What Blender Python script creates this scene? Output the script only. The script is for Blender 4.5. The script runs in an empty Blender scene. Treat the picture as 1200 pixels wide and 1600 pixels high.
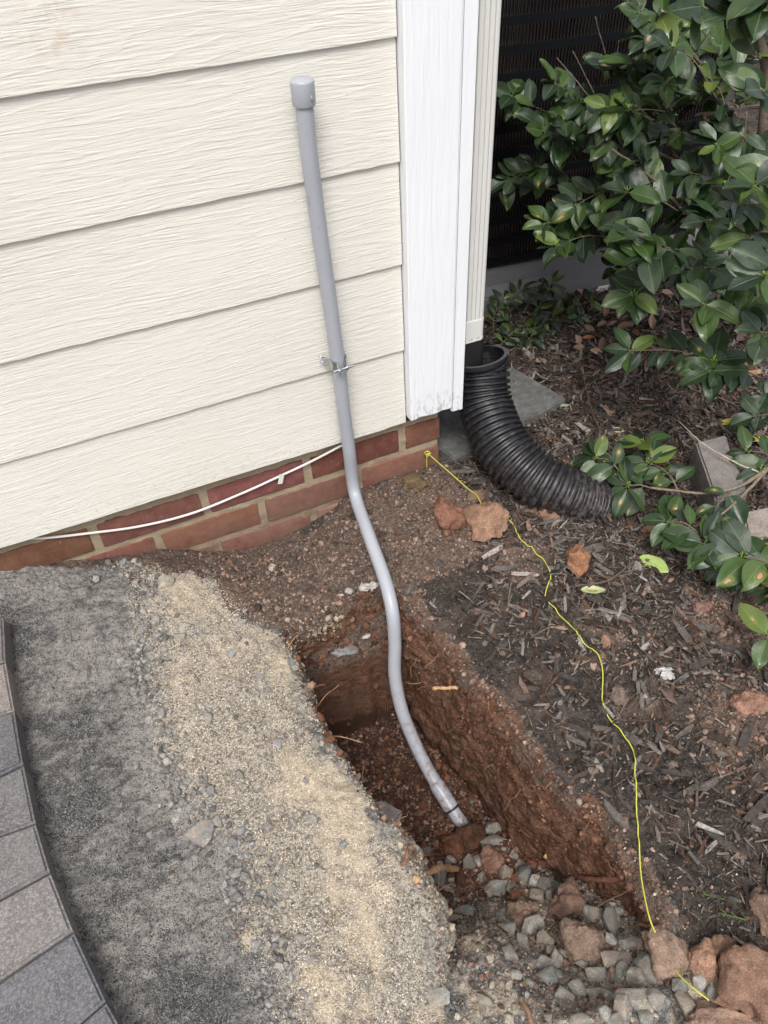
import bpy, bmesh, math, random
import numpy as np
from mathutils import Vector, Matrix
R = math.radians
rng = np.random.default_rng(7); random.seed(7)
sc = bpy.context.scene
COL = sc.collection

# ------------------------------------------------------------------ camera
YAW, PIT, ROL, F = 0.3883, 0.7691, -0.0535, 1190.9
CAM = np.array([-0.6502, -1.0901, 0.9203])
_f = np.array([math.sin(YAW)*math.cos(PIT), math.cos(YAW)*math.cos(PIT), -math.sin(PIT)])
_r = np.array([math.cos(YAW), -math.sin(YAW), 0.0]); _u = np.cross(_r, _f)
RT = _r*math.cos(ROL)+_u*math.sin(ROL); UP = -_r*math.sin(ROL)+_u*math.cos(ROL); FW = _f
cam = bpy.data.objects.new('camera', bpy.data.cameras.new('camera')); COL.objects.link(cam)
m = Matrix.Identity(4)
for i in range(3):
    m[i][0] = RT[i]; m[i][1] = UP[i]; m[i][2] = -FW[i]; m[i][3] = CAM[i]
cam.matrix_world = m
cam.data.sensor_fit = 'HORIZONTAL'; cam.data.sensor_width = 36.0; cam.data.lens = 36.0*F/1200.0
cam.data.clip_start = 0.02; cam.data.clip_end = 500
sc.camera = cam

# ------------------------------------------------------------------ light
SUN_EL, SUN_AZ = 58.0, 205.0            # azimuth the light comes FROM, measured clockwise from +Y
w = bpy.data.worlds.new('World'); sc.world = w; w.use_nodes = True
nt = w.node_tree; bg = nt.nodes['Background']
sky = nt.nodes.new('ShaderNodeTexSky'); sky.sky_type = 'NISHITA'; sky.sun_disc = False
sky.sun_elevation = R(SUN_EL); sky.sun_rotation = R(SUN_AZ); sky.dust_density = 4.0; sky.air_density = 1.0; sky.ozone_density = 1.0
hs = nt.nodes.new('ShaderNodeHueSaturation'); hs.inputs['Saturation'].default_value = 0.30
nt.links.new(sky.outputs[0], hs.inputs['Color']); nt.links.new(hs.outputs[0], bg.inputs['Color'])
bg.inputs['Strength'].default_value = 0.13
sl = bpy.data.lights.new('sun', 'SUN'); sl.energy = 1.5; sl.angle = R(20); sl.color = (1.0, 0.965, 0.92)
so = bpy.data.objects.new('sun', sl); COL.objects.link(so)
sd = Vector((math.sin(R(SUN_AZ))*math.cos(R(SUN_EL)), math.cos(R(SUN_AZ))*math.cos(R(SUN_EL)), math.sin(R(SUN_EL))))
so.rotation_euler = sd.to_track_quat('Z', 'Y').to_euler(); so.location = sd*6
sc.view_settings.view_transform = 'Standard'; sc.view_settings.look = 'None'
sc.view_settings.gamma = 1.0; sc.view_settings.exposure = 0.55
sc.render.engine = 'CYCLES'; sc.cycles.use_denoising = True
sc.cycles.max_bounces = 6

# ------------------------------------------------------------------ maths helpers
def ray(u, v):
    d = FW+RT*((u-600)/F)+UP*((800-v)/F); return d/np.linalg.norm(d)
def onz(u, v, z): d = ray(u, v); return CAM+d*((z-CAM[2])/d[2])
def ony(u, v, y): d = ray(u, v); return CAM+d*((y-CAM[1])/d[1])
def atd(u, v, D): return CAM+ray(u, v)*D
def sstep(a, b, x):
    t = np.clip((x-a)/(b-a), 0, 1); return t*t*(3-2*t)
def _h(ix, iy, iz, s):
    n = (ix.astype(np.uint32)*np.uint32(374761393)+iy.astype(np.uint32)*np.uint32(668265263)+iz.astype(np.uint32)*np.uint32(2147483647)+np.uint32(s*974711 % 4294967291))
    n = (n ^ (n >> np.uint32(13)))*np.uint32(1274126177); n = n ^ (n >> np.uint32(16)); n = n*np.uint32(2246822519); n = n ^ (n >> np.uint32(15))
    return n.astype(np.float64)/4294967295.0*2-1
def noise(x, y, z=0.0, s=0):
    x = np.asarray(x, float); y = np.asarray(y, float); z = np.broadcast_to(np.asarray(z, float), x.shape)
    fx, fy, fz = np.floor(x), np.floor(y), np.floor(z); ix, iy, iz = (a.astype(np.int64) for a in (fx, fy, fz))
    tx, ty, tz = x-fx, y-fy, z-fz; tx, ty, tz = (t*t*t*(t*(t*6-15)+10) for t in (tx, ty, tz))
    r = 0
    for a in (0, 1):
        for b in (0, 1):
            for c in (0, 1):
                r = r+_h(ix+a, iy+b, iz+c, s)*(tx if a else 1-tx)*(ty if b else 1-ty)*(tz if c else 1-tz)
    return r
def fbm(x, y, z=0.0, o=4, s=0):
    r = 0; a = 1.0; f = 1.0
    for i in range(o): r = r+a*noise(np.asarray(x)*f, np.asarray(y)*f, np.asarray(z)*f, s+i*17); a *= .5; f *= 2.03
    return r
def sdf(px, py, poly):
    px = np.asarray(px, float); py = np.asarray(py, float); d = np.full(px.shape, 1e9); ins = np.zeros(px.shape, bool); n = len(poly)
    for i in range(n):
        ax, ay = poly[i]; bx, by = poly[(i+1) % n]; ex, ey = bx-ax, by-ay
        t = np.clip(((px-ax)*ex+(py-ay)*ey)/(ex*ex+ey*ey+1e-12), 0, 1)
        d = np.minimum(d, (px-ax-t*ex)**2+(py-ay-t*ey)**2)
        c = (ay > py) != (by > py)
        ins ^= c & (px < (bx-ax)*(py-ay)/(by-ay+1e-12)+ax)
    d = np.sqrt(d); return np.where(ins, -d, d)
def catmull(P, n):
    P = np.array(P, float); Q = np.vstack([2*P[0]-P[1], P, 2*P[-1]-P[-2]]); out = []
    seg = len(P)-1
    for k in range(seg):
        p0, p1, p2, p3 = Q[k:k+4]
        for t in np.linspace(0, 1, n, endpoint=False):
            out.append(.5*((2*p1)+(-p0+p2)*t+(2*p0-5*p1+4*p2-p3)*t*t+(-p0+3*p1-3*p2+p3)*t**3))
    out.append(P[-1]); return np.array(out)
def resample(P, step):
    L = np.r_[0, np.cumsum(np.linalg.norm(np.diff(P, axis=0), axis=1))]; n = max(2, int(L[-1]/step)+1)
    s = np.linspace(0, L[-1], n); return np.stack([np.interp(s, L, P[:, i]) for i in range(P.shape[1])], 1)

# ------------------------------------------------------------------ object helpers
def mesh(name, V, Fc, mats, parent=None, smooth=True, col=None, uv=None, mi=None, attr=None):
    me = bpy.data.meshes.new(name); V = np.asarray(V, np.float32)
    if isinstance(Fc, np.ndarray):
        nf, k = Fc.shape; me.vertices.add(len(V)); me.vertices.foreach_set('co', V.ravel())
        me.loops.add(nf*k); me.loops.foreach_set('vertex_index', Fc.astype(np.int32).ravel())
        me.polygons.add(nf); me.polygons.foreach_set('loop_start', np.arange(0, nf*k, k, dtype=np.int32))
        me.update(calc_edges=True)
    else: me.from_pydata(V.tolist(), [], [list(map(int, f)) for f in Fc]); me.update()
    for mm in (mats if isinstance(mats, (list, tuple)) else [mats]): me.materials.append(mm)
    me.polygons.foreach_set('use_smooth', np.full(len(me.polygons), bool(smooth)))
    if mi is not None: me.polygons.foreach_set('material_index', np.asarray(mi, np.int32))
    for nm, a in ((('col', col),) if col is not None else ())+tuple((attr or {}).items()):
        at = me.color_attributes.new(nm, 'FLOAT_COLOR', 'POINT'); a = np.asarray(a, np.float32)
        if a.shape[1] == 3: a = np.c_[a, np.ones(len(a), np.float32)]
        at.data.foreach_set('color', a.ravel())
    if uv is not None:
        li = np.empty(len(me.loops), np.int32); me.loops.foreach_get('vertex_index', li)
        ul = me.uv_layers.new(name='UVMap'); ul.data.foreach_set('uv', np.asarray(uv, np.float32)[li].ravel())
    me.validate(); o = bpy.data.objects.new(name, me); COL.objects.link(o); o.parent = parent
    return o
def tag(o, label=None, cat=None, group=None, kind=None):
    for k, v in (('label', label), ('category', cat), ('group', group), ('kind', kind)):
        if v: o[k] = v
    return o
def empty(name, loc, *a, **k):
    o = bpy.data.objects.new(name, None); o.location = loc; o.empty_display_size = .02; COL.objects.link(o); return tag(o, *a, **k)
class MB:
    def __init__(s): s.V = []; s.F = []; s.M = []; s.C = []; s.n = 0
    def add(s, V, Fc, mi=0, c=None):
        V = np.asarray(V, float); s.V.append(V); s.F += [tuple(int(i)+s.n for i in f) for f in Fc]; s.M += [mi]*len(Fc); s.n += len(V)
        s.C.append(np.tile(c if c is not None else (1, 1, 1), (len(V), 1)))
    def box(s, a, b, mi=0, rot=None, bev=0.0, c=None):
        a = np.array(a, float); b = np.array(b, float); cn = (a+b)/2; h = (b-a)/2
        bm = bmesh.new(); bmesh.ops.create_cube(bm, size=2)
        for v in bm.verts: v.co = Vector((v.co[0]*h[0], v.co[1]*h[1], v.co[2]*h[2]))
        if bev: bmesh.ops.bevel(bm, geom=bm.edges[:], offset=bev, segments=2, affect='EDGES', profile=.6)
        bm.verts.index_update(); V = np.array([v.co[:] for v in bm.verts])
        if rot is not None: V = V@np.array(rot).T
        s.add(V+cn, [[v.index for v in f.verts] for f in bm.faces], mi, c); bm.free()
    def tube(s, P, r, n=12, cap=True, mi=0, c=None):
        V, Fc = tube(P, r, n, cap); s.add(V, Fc, mi, c)
    def build(s, name, mats, parent=None, smooth=True, col=False):
        o = mesh(name, np.vstack(s.V), s.F, mats, parent, smooth, mi=s.M, col=np.vstack(s.C) if col else None)
        return o
def tube(P, r, n=12, cap=True):
    P = np.asarray(P, float); m_ = len(P); r = np.broadcast_to(np.asarray(r, float), (m_,))
    T = np.gradient(P, axis=0); T /= np.linalg.norm(T, axis=1)[:, None]+1e-12
    a = np.array([0, 0, 1.0]) if abs(T[0][2]) < .9 else np.array([1.0, 0, 0]); N = np.cross(T[0], a); N /= np.linalg.norm(N); V = []
    for i in range(m_):
        N = N-T[i]*(N@T[i]); N /= np.linalg.norm(N); B = np.cross(T[i], N)
        th = np.linspace(0, 2*math.pi, n, endpoint=False)
        V.append(P[i]+r[i]*(np.cos(th)[:, None]*N+np.sin(th)[:, None]*B))
    V = np.vstack(V); Fc = [(i*n+j, i*n+(j+1) % n, (i+1)*n+(j+1) % n, (i+1)*n+j) for i in range(m_-1) for j in range(n)]
    if cap: Fc += [tuple(range(n))[::-1], tuple((m_-1)*n+j for j in range(n))]
    return V, Fc
def grid_faces(nu, nv):
    i = np.arange(nu-1)[:, None]*nv+np.arange(nv-1)[None]; i = i.ravel(); return np.stack([i, i+nv, i+nv+1, i+1], 1)
def flat_shade(o, ang=35):
    o.data.polygons.foreach_set('use_smooth', np.ones(len(o.data.polygons), bool))
    try: o.data.set_sharp_from_angle(angle=R(ang))
    except Exception: pass
    return o

# ------------------------------------------------------------------ materials
class NB:
    def __init__(s, name):
        s.m = bpy.data.materials.new(name); s.m.use_nodes = True; s.t = s.m.node_tree; s.b = s.t.nodes['Principled BSDF']; s.k = {}
    def n(s, t, **kw):
        x = s.t.nodes.new('ShaderNode'+t)
        for k, v in kw.items(): setattr(x, k, v)
        return x
    def L(s, a, b): s.t.links.new(a, b)
    def obj(s):
        if 'o' not in s.k: s.k['o'] = s.n('TexCoord').outputs['Object']
        return s.k['o']
    def geo(s):
        if 'g' not in s.k: s.k['g'] = s.n('NewGeometry').outputs['Position']
        return s.k['g']
    def map(s, src, sc_, rot=(0, 0, 0)):
        x = s.n('Mapping'); s.L(src, x.inputs[0]); x.inputs['Scale'].default_value = sc_; x.inputs['Rotation'].default_value = rot; return x.outputs[0]
    def noise(s, v, scale, det=4, rough=.55, dist=0.0):
        x = s.n('TexNoise'); s.L(v, x.inputs['Vector']); x.inputs['Scale'].default_value = scale; x.inputs['Detail'].default_value = det; x.inputs['Roughness'].default_value = rough; x.inputs['Distortion'].default_value = dist; return x
    def voro(s, v, scale, feat='F1'):
        x = s.n('TexVoronoi', feature=feat); s.L(v, x.inputs['Vector']); x.inputs['Scale'].default_value = scale; return x
    def ramp(s, fac, stops, interp='LINEAR'):
        x = s.n('ValToRGB'); s.L(fac, x.inputs[0]); cr = x.color_ramp; cr.interpolation = interp
        while len(cr.elements) < len(stops): cr.elements.new(.5)
        for e, (p, c) in zip(cr.elements, stops): e.position = p; e.color = (*c, 1) if hasattr(c, '__len__') else (c, c, c, 1)
        return x.outputs[0]
    def mix(s, f, a, b, mode='MIX'):
        x = s.n('Mix', data_type='RGBA', blend_type=mode)
        for v, i in ((f, 0), (a, 6), (b, 7)):
            if hasattr(v, 'is_linked') or hasattr(v, 'links'): s.L(v, x.inputs[i])
            elif i == 0: x.inputs[0].default_value = v
            else: x.inputs[i].default_value = (*v, 1) if hasattr(v, '__len__') else (v, v, v, 1)
        return x.outputs[2]
    def math(s, op, a, b=0.0, c=None, clamp=False):
        x = s.n('Math', operation=op); x.use_clamp = clamp
        for i, v in enumerate((a, b, c)):
            if v is None: continue
            if hasattr(v, 'links'): s.L(v, x.inputs[i])
            else: x.inputs[i].default_value = v
        return x.outputs[0]
    def bump(s, h, st, dist=.002, nrm=None):
        x = s.n('Bump'); s.L(h, x.inputs['Height']); x.inputs['Strength'].default_value = st; x.inputs['Distance'].default_value = dist
        if nrm is not None: s.L(nrm, x.inputs['Normal'])
        return x.outputs[0]
    def attr(s, name):
        x = s.n('Attribute', attribute_name=name); return x
    def fin(s, color=None, rough=None, nrm=None, spec=None, metal=None):
        for v, k in ((color, 'Base Color'), (rough, 'Roughness'), (nrm, 'Normal'), (spec, 'Specular IOR Level'), (metal, 'Metallic')):
            if v is None: continue
            if hasattr(v, 'links'): s.L(v, s.b.inputs[k])
            else: s.b.inputs[k].default_value = (*v, 1) if hasattr(v, '__len__') else v
        return s.m

def m_siding():
    b = NB('siding_paint'); g = b.geo()
    d = b.noise(b.map(g, (1.6, 1, 5)), 1.0, 3).outputs[0]
    wv = b.n('VectorMath', operation='ADD'); x = b.n('CombineXYZ'); b.L(b.math('MULTIPLY', d, .045), x.inputs[2]); b.L(g, wv.inputs[0]); b.L(x.outputs[0], wv.inputs[1]); v = wv.outputs[0]
    g1 = b.noise(b.map(v, (16, 16, 330)), 1, 4, .62).outputs[0]
    g2 = b.noise(b.map(v, (5, 5, 62)), 1, 3, .5).outputs[0]
    g3 = b.noise(b.map(v, (40, 40, 520)), 1, 2, .5).outputs[0]
    gate = b.ramp(b.noise(b.map(g, (2.2, 1, 9)), 1, 2).outputs[0], [(.38, .45), (.62, 1.0)])
    ridge = b.ramp(g2, [(.47, 0), (.50, 1), (.56, .25), (.62, 0)])
    h = b.math('ADD', b.math('MULTIPLY', b.ramp(g1, [(.36, 0), (.56, 1)]), gate), b.math('MULTIPLY', ridge, .8))
    h = b.math('ADD', h, b.math('MULTIPLY', g3, .25))
    fine = b.noise(g, 900, 2).outputs[0]
    n = b.bump(h, .45, .0009); n = b.bump(fine, .10, .0006, n)
    c = b.mix(b.ramp(b.noise(g, 3.0, 4).outputs[0], [(.35, 0), (.7, 1)]), (.715, .69, .625), (.76, .736, .672))
    st = b.ramp(b.noise(g, 11, 5, .65).outputs[0], [(.66, 0), (.80, .30)]); c = b.mix(st, c, (.50, .47, .38))
    sp = b.ramp(b.voro(g, 34).outputs['Distance'], [(.02, .7), (.045, 0)]); sp = b.math('MULTIPLY', sp, b.ramp(b.noise(g, 6, 1).outputs[0], [(.55, 0), (.6, 1)])); c = b.mix(sp, c, (.16, .13, .10))
    c = b.mix(b.math('MULTIPLY', b.ramp(g1, [(.30, .22), (.44, 0)]), gate), c, (.56, .52, .43))
    sz_ = b.n('SeparateXYZ'); b.L(g, sz_.inputs[0])
    spl = b.math('MULTIPLY', b.ramp(b.math('MULTIPLY', sz_.outputs[2], 4), [(.0, .85), (.30, 0)]), b.ramp(b.noise(b.map(g, (1, 1, 1.6)), 95, 5, .72).outputs[0], [(.54, 0), (.66, .55)])); c = b.mix(spl, c, (.38, .31, .24))
    nv = b.voro(b.map(g, (1, .02, 1)), 5.2); c = b.mix(b.ramp(nv.outputs['Distance'], [(.010, .55), (.022, 0)]), c, (.40, .37, .31))
    # faint rusty stain near the top of the wall
    vd = b.n('VectorMath', operation='DISTANCE'); b.L(g, vd.inputs[0]); vd.inputs[1].default_value = (-.585, .0, .725)
    s2 = b.math('MULTIPLY', b.ramp(vd.outputs['Value'], [(.01, 1), (.05, 0)]), b.ramp(b.noise(g, 60, 3).outputs[0], [(.45, 0), (.62, .45)])); c = b.mix(s2, c, (.58, .40, .28))
    return b.fin(c, .62, n, .3)
def m_trim():
    b = NB('white_trim_paint'); g = b.geo()
    v = b.map(g, (150, 150, 9)); g1 = b.noise(v, 1, 4, .6, .3).outputs[0]; g2 = b.noise(b.map(g, (420, 420, 30)), 1, 2).outputs[0]
    h = b.math('ADD', b.ramp(g1, [(.35, 0), (.6, 1)]), b.math('MULTIPLY', g2, .3))
    n = b.bump(h, .55, .0009)
    c = b.mix(b.noise(g, 5, 4).outputs[0], (.80, .82, .86), (.86, .87, .90))
    # peeled, dirty foot of the board
    sx = b.n('SeparateXYZ'); b.L(g, sx.inputs[0])
    low = b.math('MULTIPLY', b.ramp(b.math('MULTIPLY', sx.outputs[2], 8), [(.14, 1), (.60, 0)]), b.ramp(b.noise(b.map(g, (1, 1, .3)), 150, 4, .7).outputs[0], [(.52, 0), (.60, .75)]))
    c = b.mix(low, c, (.36, .34, .32))
    return b.fin(c, .55, n, .35)
def m_plain(name, c, rough=.5, metal=0.0, spec=.5, var=.06, sc_=30, bump=0.0, bs=200, dist=.001):
    b = NB(name); g = b.obj()
    cc = b.mix(b.noise(g, sc_, 4).outputs[0], tuple(max(0, x*(1-var*2)) for x in c), tuple(x*(1+var*2) for x in c))
    n = b.bump(b.noise(g, bs, 4).outputs[0], bump, dist) if bump else None
    return b.fin(cc, rough, n, spec, metal)
def m_brick():
    b = NB('red_brick'); g = b.geo(); a = b.attr('col').outputs['Color']
    n1 = b.noise(g, 38, 5, .65).outputs[0]; n2 = b.noise(g, 420, 3).outputs[0]
    c = b.mix(b.ramp(n1, [(.3, 0), (.7, 1)]), (.15, .062, .047), (.245, .11, .082)); c = b.mix(1.0, c, a, 'MULTIPLY')
    c = b.mix(b.ramp(b.noise(g, 90, 5, .7).outputs[0], [(.55, 0), (.72, .55)]), c, (.12, .05, .04))
    c = b.mix(b.ramp(b.noise(g, 150, 3, .6).outputs[0], [(.63, 0), (.74, .5)]), c, (.42, .30, .22))
    sx = b.n('SeparateXYZ'); b.L(g, sx.inputs[0])
    dirt = b.math('MULTIPLY', b.ramp(b.math('MULTIPLY', sx.outputs[2], -4), [(.30, 0), (.75, 1)]), b.ramp(b.noise(g, 22, 4, .6).outputs[0], [(.32, 0), (.6, .8)]))
    c = b.mix(dirt, c, (.24, .155, .11))
    n = b.bump(n2, .5, .0012); n = b.bump(n1, .5, .003, n)
    return b.fin(c, .9, n, .2)
def m_mortar():
    b = NB('mortar'); g = b.geo()
    c = b.mix(b.noise(g, 60, 5, .6).outputs[0], (.30, .235, .155), (.47, .39, .28))
    sx = b.n('SeparateXYZ'); b.L(g, sx.inputs[0])
    dirt = b.math('MULTIPLY', b.ramp(b.math('MULTIPLY', sx.outputs[2], -4), [(.30, 0), (.7, 1)]), b.ramp(b.noise(g, 22, 4, .6).outputs[0], [(.32, 0), (.6, .8)]))
    c = b.mix(dirt, c, (.22, .15, .11))
    n = b.bump(b.noise(g, 300, 5, .7).outputs[0], .8, .003); return b.fin(c, .95, n, .1)
def m_ground():
    b = NB('ground_soil'); g = b.geo(); A = b.attr('mask'); sp = b.n('SeparateColor'); b.L(A.outputs['Color'], sp.inputs[0])
    sand, dust, soil, mul = sp.outputs[0], sp.outputs[1], sp.outputs[2], A.outputs['Alpha']
    nb = b.noise(g, 26, 6, .68).outputs[0]; nf = b.noise(g, 130, 5, .7).outputs[0]; grain = b.voro(g, 620); gr = b.n('SeparateColor'); b.L(grain.outputs['Color'], gr.inputs[0])
    g2 = b.voro(g, 330); g2s = b.n('SeparateColor'); b.L(g2.outputs['Color'], g2s.inputs[0])
    lump = b.voro(b.map(g, (1, 1, 1), (0, 0, .5)), 95).outputs['Distance']
    def brk(mk, k=.9, lo=.42, hi=.58, src=None): # break a soft mask with noise
        x = b.math('ADD', mk, b.math('MULTIPLY', b.math('SUBTRACT', src or nb, .5), k)); return b.ramp(x, [(lo, 0), (hi, 1)])
    dark = b.ramp(gr.outputs[0], [(0, (.045, .044, .046)), (.55, (.125, .122, .122)), (.85, (.21, .203, .198)), (1, (.36, .345, .32))])
    dark = b.mix(b.ramp(b.noise(g, 9, 4).outputs[0], [(.4, 0), (.65, .5)]), dark, (.15, .145, .14))
    dustc = b.mix(nf, (.28, .265, .245), (.46, .435, .40))
    c = b.mix(b.math('MULTIPLY', brk(dust, 2.4, .30, .80, b.noise(b.map(g, (1, 1.5, 1), (0, 0, .5)), 44, 6, .72).outputs[0]), .85), dark, dustc)
    mulc = b.ramp(nf, [(.3, (.026, .023, .021)), (.55, (.075, .063, .056)), (.8, (.17, .14, .122))])
    mulc = b.mix(b.ramp(b.noise(g, 12, 4, .6).outputs[0], [(.50, 0), (.66, .65)]), mulc, (.17, .125, .10))
    mulc = b.mix(b.ramp(gr.outputs[1], [(.965, 0), (.985, .45)]), mulc, (.30, .25, .20))
    c = b.mix(brk(mul, .8), c, mulc)
    sandc = b.ramp(gr.outputs[1], [(0, (.14, .12, .10)), (.18, (.37, .305, .24)), (.6, (.58, .485, .375)), (1, (.76, .68, .56))])
    greys = b.ramp(g2s.outputs[0], [(0, (.13, .118, .107)), (.5, (.32, .29, .25)), (1, (.52, .48, .42))])
    sandc = b.mix(b.math('MULTIPLY', b.ramp(b.math('ADD', b.noise(g, 13, 6, .7).outputs[0], b.math('MULTIPLY', dust, .45)), [(.47, 0), (.60, 1)]), .85), sandc, greys)
    fine_s = b.mix(b.ramp(gr.outputs[1], [(0, .15), (1, .85)]), (.49, .405, .30), (.70, .595, .46)); sandc = b.mix(b.ramp(b.math('ADD', b.noise(b.map(g, (1, .7, 1)), 8, 6, .68).outputs[0], b.math('MULTIPLY', dust, -.12)), [(.47, 0), (.56, .9)]), sandc, fine_s)
    c = b.mix(brk(sand, 1.1), c, sandc)
    soilc = b.ramp(nf, [(.25, (.062, .044, .036)), (.5, (.165, .115, .09)), (.75, (.29, .21, .165))])
    soilc = b.mix(b.ramp(b.noise(g, 18, 3).outputs[0], [(.45, 0), (.7, .55)]), soilc, (.085, .073, .066))
    soilc = b.mix(b.ramp(gr.outputs[2], [(.93, 0), (.97, .5)]), soilc, (.42, .36, .30))
    c = b.mix(brk(soil, 1.3, .32, .68), c, soilc)
    K = b.attr('clay'); ks = b.n('SeparateColor'); b.L(K.outputs['Color'], ks.inputs[0])
    clay = b.ramp(b.noise(b.map(g, (1, 1, 2.2)), 48, 6, .68).outputs[0], [(.28, (.055, .026, .016)), (.5, (.175, .088, .056)), (.72, (.32, .180, .122))])
    clay = b.mix(b.ramp(b.noise(g, 11, 4, .6).outputs[0], [(.5, 0), (.68, .6)]), clay, (.15, .095, .065))
    clay = b.mix(b.ramp(gr.outputs[0], [(.95, 0), (.98, .5)]), clay, (.36, .28, .2))
    c = b.mix(brk(ks.outputs[0], .8), c, clay)
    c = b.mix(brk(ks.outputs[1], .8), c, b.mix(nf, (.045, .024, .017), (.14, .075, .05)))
    h = b.math('ADD', b.math('MULTIPLY', nf, 1.0), b.math('MULTIPLY', grain.outputs['Distance'], -.5))
    h = b.math('ADD', h, b.math('MULTIPLY', b.math('MULTIPLY', lump, dust), -2.2)); n = b.bump(h, 1.0, .0045); n = b.bump(nb, .6, .014, n)
    return b.fin(c, .95, n, .12)
def m_vc(name, rough=.85, bump=.6, bs=260, dist=.0015, var=.35, vs=120, spec=.2, speck=None, dirt=None):
    b = NB(name); g = b.geo(); a = b.attr('col').outputs['Color']; nn = b.noise(g, vs, 5, .65).outputs[0]
    k = b.ramp(nn, [(.25, 1-var), (.75, 1+var)]); c = b.mix(1.0, a, k, 'MULTIPLY'); c = b.mix(1.0, c, b.ramp(b.noise(g, 420, 3, .7).outputs[0], [(.3, .66), (.7, 1.34)]), 'MULTIPLY')
    if dirt: c = b.mix(b.ramp(b.noise(g, 48, 5, .7).outputs[0], [(.44, 0), (.60, .75)]), c, dirt)
    if speck: v = b.voro(g, 650); s_ = b.n('SeparateColor'); b.L(v.outputs['Color'], s_.inputs[0]); up = b.n('NewGeometry'); z = b.n('SeparateXYZ'); b.L(up.outputs['Normal'], z.inputs[0]); f = b.math('MULTIPLY', b.math('MULTIPLY', b.ramp(s_.outputs[0], [(.55, 0), (.95, .7)]), b.ramp(b.noise(g, 45, 5, .7).outputs[0], [(.48, 0), (.60, 1)])), b.ramp(z.outputs[2], [(.2, 0), (.8, 1)])); c = b.mix(f, c, speck)
    n = b.bump(b.noise(g, bs, 5, .7).outputs[0], bump, dist); return b.fin(c, rough, n, spec)
def m_leaf():
    b = NB('leaf'); a = b.attr('col').outputs['Color']; uvn = b.n('UVMap'); sx = b.n('SeparateXYZ'); b.L(uvn.outputs[0], sx.inputs[0]); u, v = sx.outputs[0], sx.outputs[1]
    ac = b.math('ABSOLUTE', b.math('SUBTRACT', v, .5)); mid = b.ramp(ac, [(.012, 1), (.03, 0)])
    side = b.math('FRACT', b.math('ADD', b.math('MULTIPLY', u, 7), b.math('MULTIPLY', ac, -4.5))); vein = b.ramp(side, [(.0, .35), (.07, 0), (.93, 0), (1, .35)])
    c = b.mix(b.math('MULTIPLY', mid, .5), a, (.17, .22, .09)); c = b.mix(b.math('MULTIPLY', vein, .22), c, (.16, .22, .11))
    g = b.geo(); c = b.mix(b.ramp(b.noise(g, 60, 4, .6).outputs[0], [(.5, 0), (.8, .35)]), c, b.mix(.5, c, (.14, .155, .12)))
    S = b.attr('spot'); ss = b.n('SeparateColor'); b.L(S.outputs['Color'], ss.inputs[0]); cx = b.n('CombineXYZ'); b.L(ss.outputs[0], cx.inputs[0]); b.L(ss.outputs[1], cx.inputs[1])
    d = b.n('VectorMath', operation='DISTANCE'); b.L(uvn.outputs[0], d.inputs[0]); b.L(cx.outputs[0], d.inputs[1])
    q = b.math('DIVIDE', b.math('ADD', d.outputs['Value'], b.math('MULTIPLY', b.math('SUBTRACT', b.noise(g, 160, 2).outputs[0], .5), .10)), ss.outputs[2])
    c = b.mix(b.ramp(q, [(.95, 0.0), (.97, 0.0), (1.0, 0.0)]), c, c)
    halo = b.ramp(b.math('MULTIPLY', q, .4), [(.40, 1), (.80, 0)]); has = b.math('GREATER_THAN', ss.outputs[2], .02)
    c = b.mix(b.math('MULTIPLY', b.math('MULTIPLY', halo, has), .55), c, (.24, .25, .03))
    c = b.mix(b.math('MULTIPLY', b.math('LESS_THAN', q, 1.0), has), c, (.045, .022, .012)); c = b.mix(b.math('MULTIPLY', b.math('LESS_THAN', q, .82), has), c, (.40, .235, .15))
    n = b.bump(b.math('ADD', b.math('MULTIPLY', mid, -1), b.math('MULTIPLY', vein, -.6)), .35, .0012); n = b.bump(b.noise(g, 90, 3).outputs[0], .25, .002, n)
    r = b.ramp(b.noise(g, 14, 2).outputs[0], [(.3, .30), (.7, .50)])
    return b.fin(c, r, n, .5)
def m_paver():
    b = NB('concrete_paver'); g = b.geo(); a = b.attr('col').outputs['Color']
    v = b.voro(g, 520); s_ = b.n('SeparateColor'); b.L(v.outputs['Color'], s_.inputs[0])
    c = b.mix(1.0, a, b.ramp(s_.outputs[0], [(0, .62), (.7, 1.05), (1, 1.5)]), 'MULTIPLY')
    c = b.mix(b.ramp(b.noise(g, 20, 5, .65).outputs[0], [(.45, 0), (.72, .6)]), c, (.20, .19, .19))
    c = b.mix(b.ramp(b.noise(g, 70, 4, .7).outputs[0], [(.66, 0), (.76, .6)]), c, (.33, .31, .29))
    n = b.bump(b.noise(g, 350, 5, .7).outputs[0], .55, .0015); n = b.bump(b.noise(g, 40, 3).outputs[0], .3, .004, n); return b.fin(c, .9, n, .2)
def m_pipe():
    b = NB('grey_pvc'); g = b.geo(); c = b.mix(b.noise(g, 14, 4).outputs[0], (.34, .352, .392), (.39, .402, .442))
    c = b.mix(b.ramp(b.noise(b.map(g, (1, 1, .25)), 95, 5, .72).outputs[0], [(.61, 0), (.72, .5)]), c, (.20, .19, .19)); c = b.mix(b.ramp(b.noise(b.map(g, (1, 1, .12)), 210, 3, .6).outputs[0], [(.66, 0), (.70, .5)]), c, (.50, .51, .55))
    sx = b.n('SeparateXYZ'); b.L(g, sx.inputs[0])
    low = b.math('MULTIPLY', b.ramp(b.math('MULTIPLY', sx.outputs[2], -1), [(.26, 0), (.50, 1)]), b.ramp(b.noise(g, 75, 5, .7).outputs[0], [(.50, 0), (.64, .85)])); c = b.mix(low, c, (.16, .075, .04))
    n = b.bump(b.noise(g, 60, 3).outputs[0], .05, .001); return b.fin(c, .36, n, .5)
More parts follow.
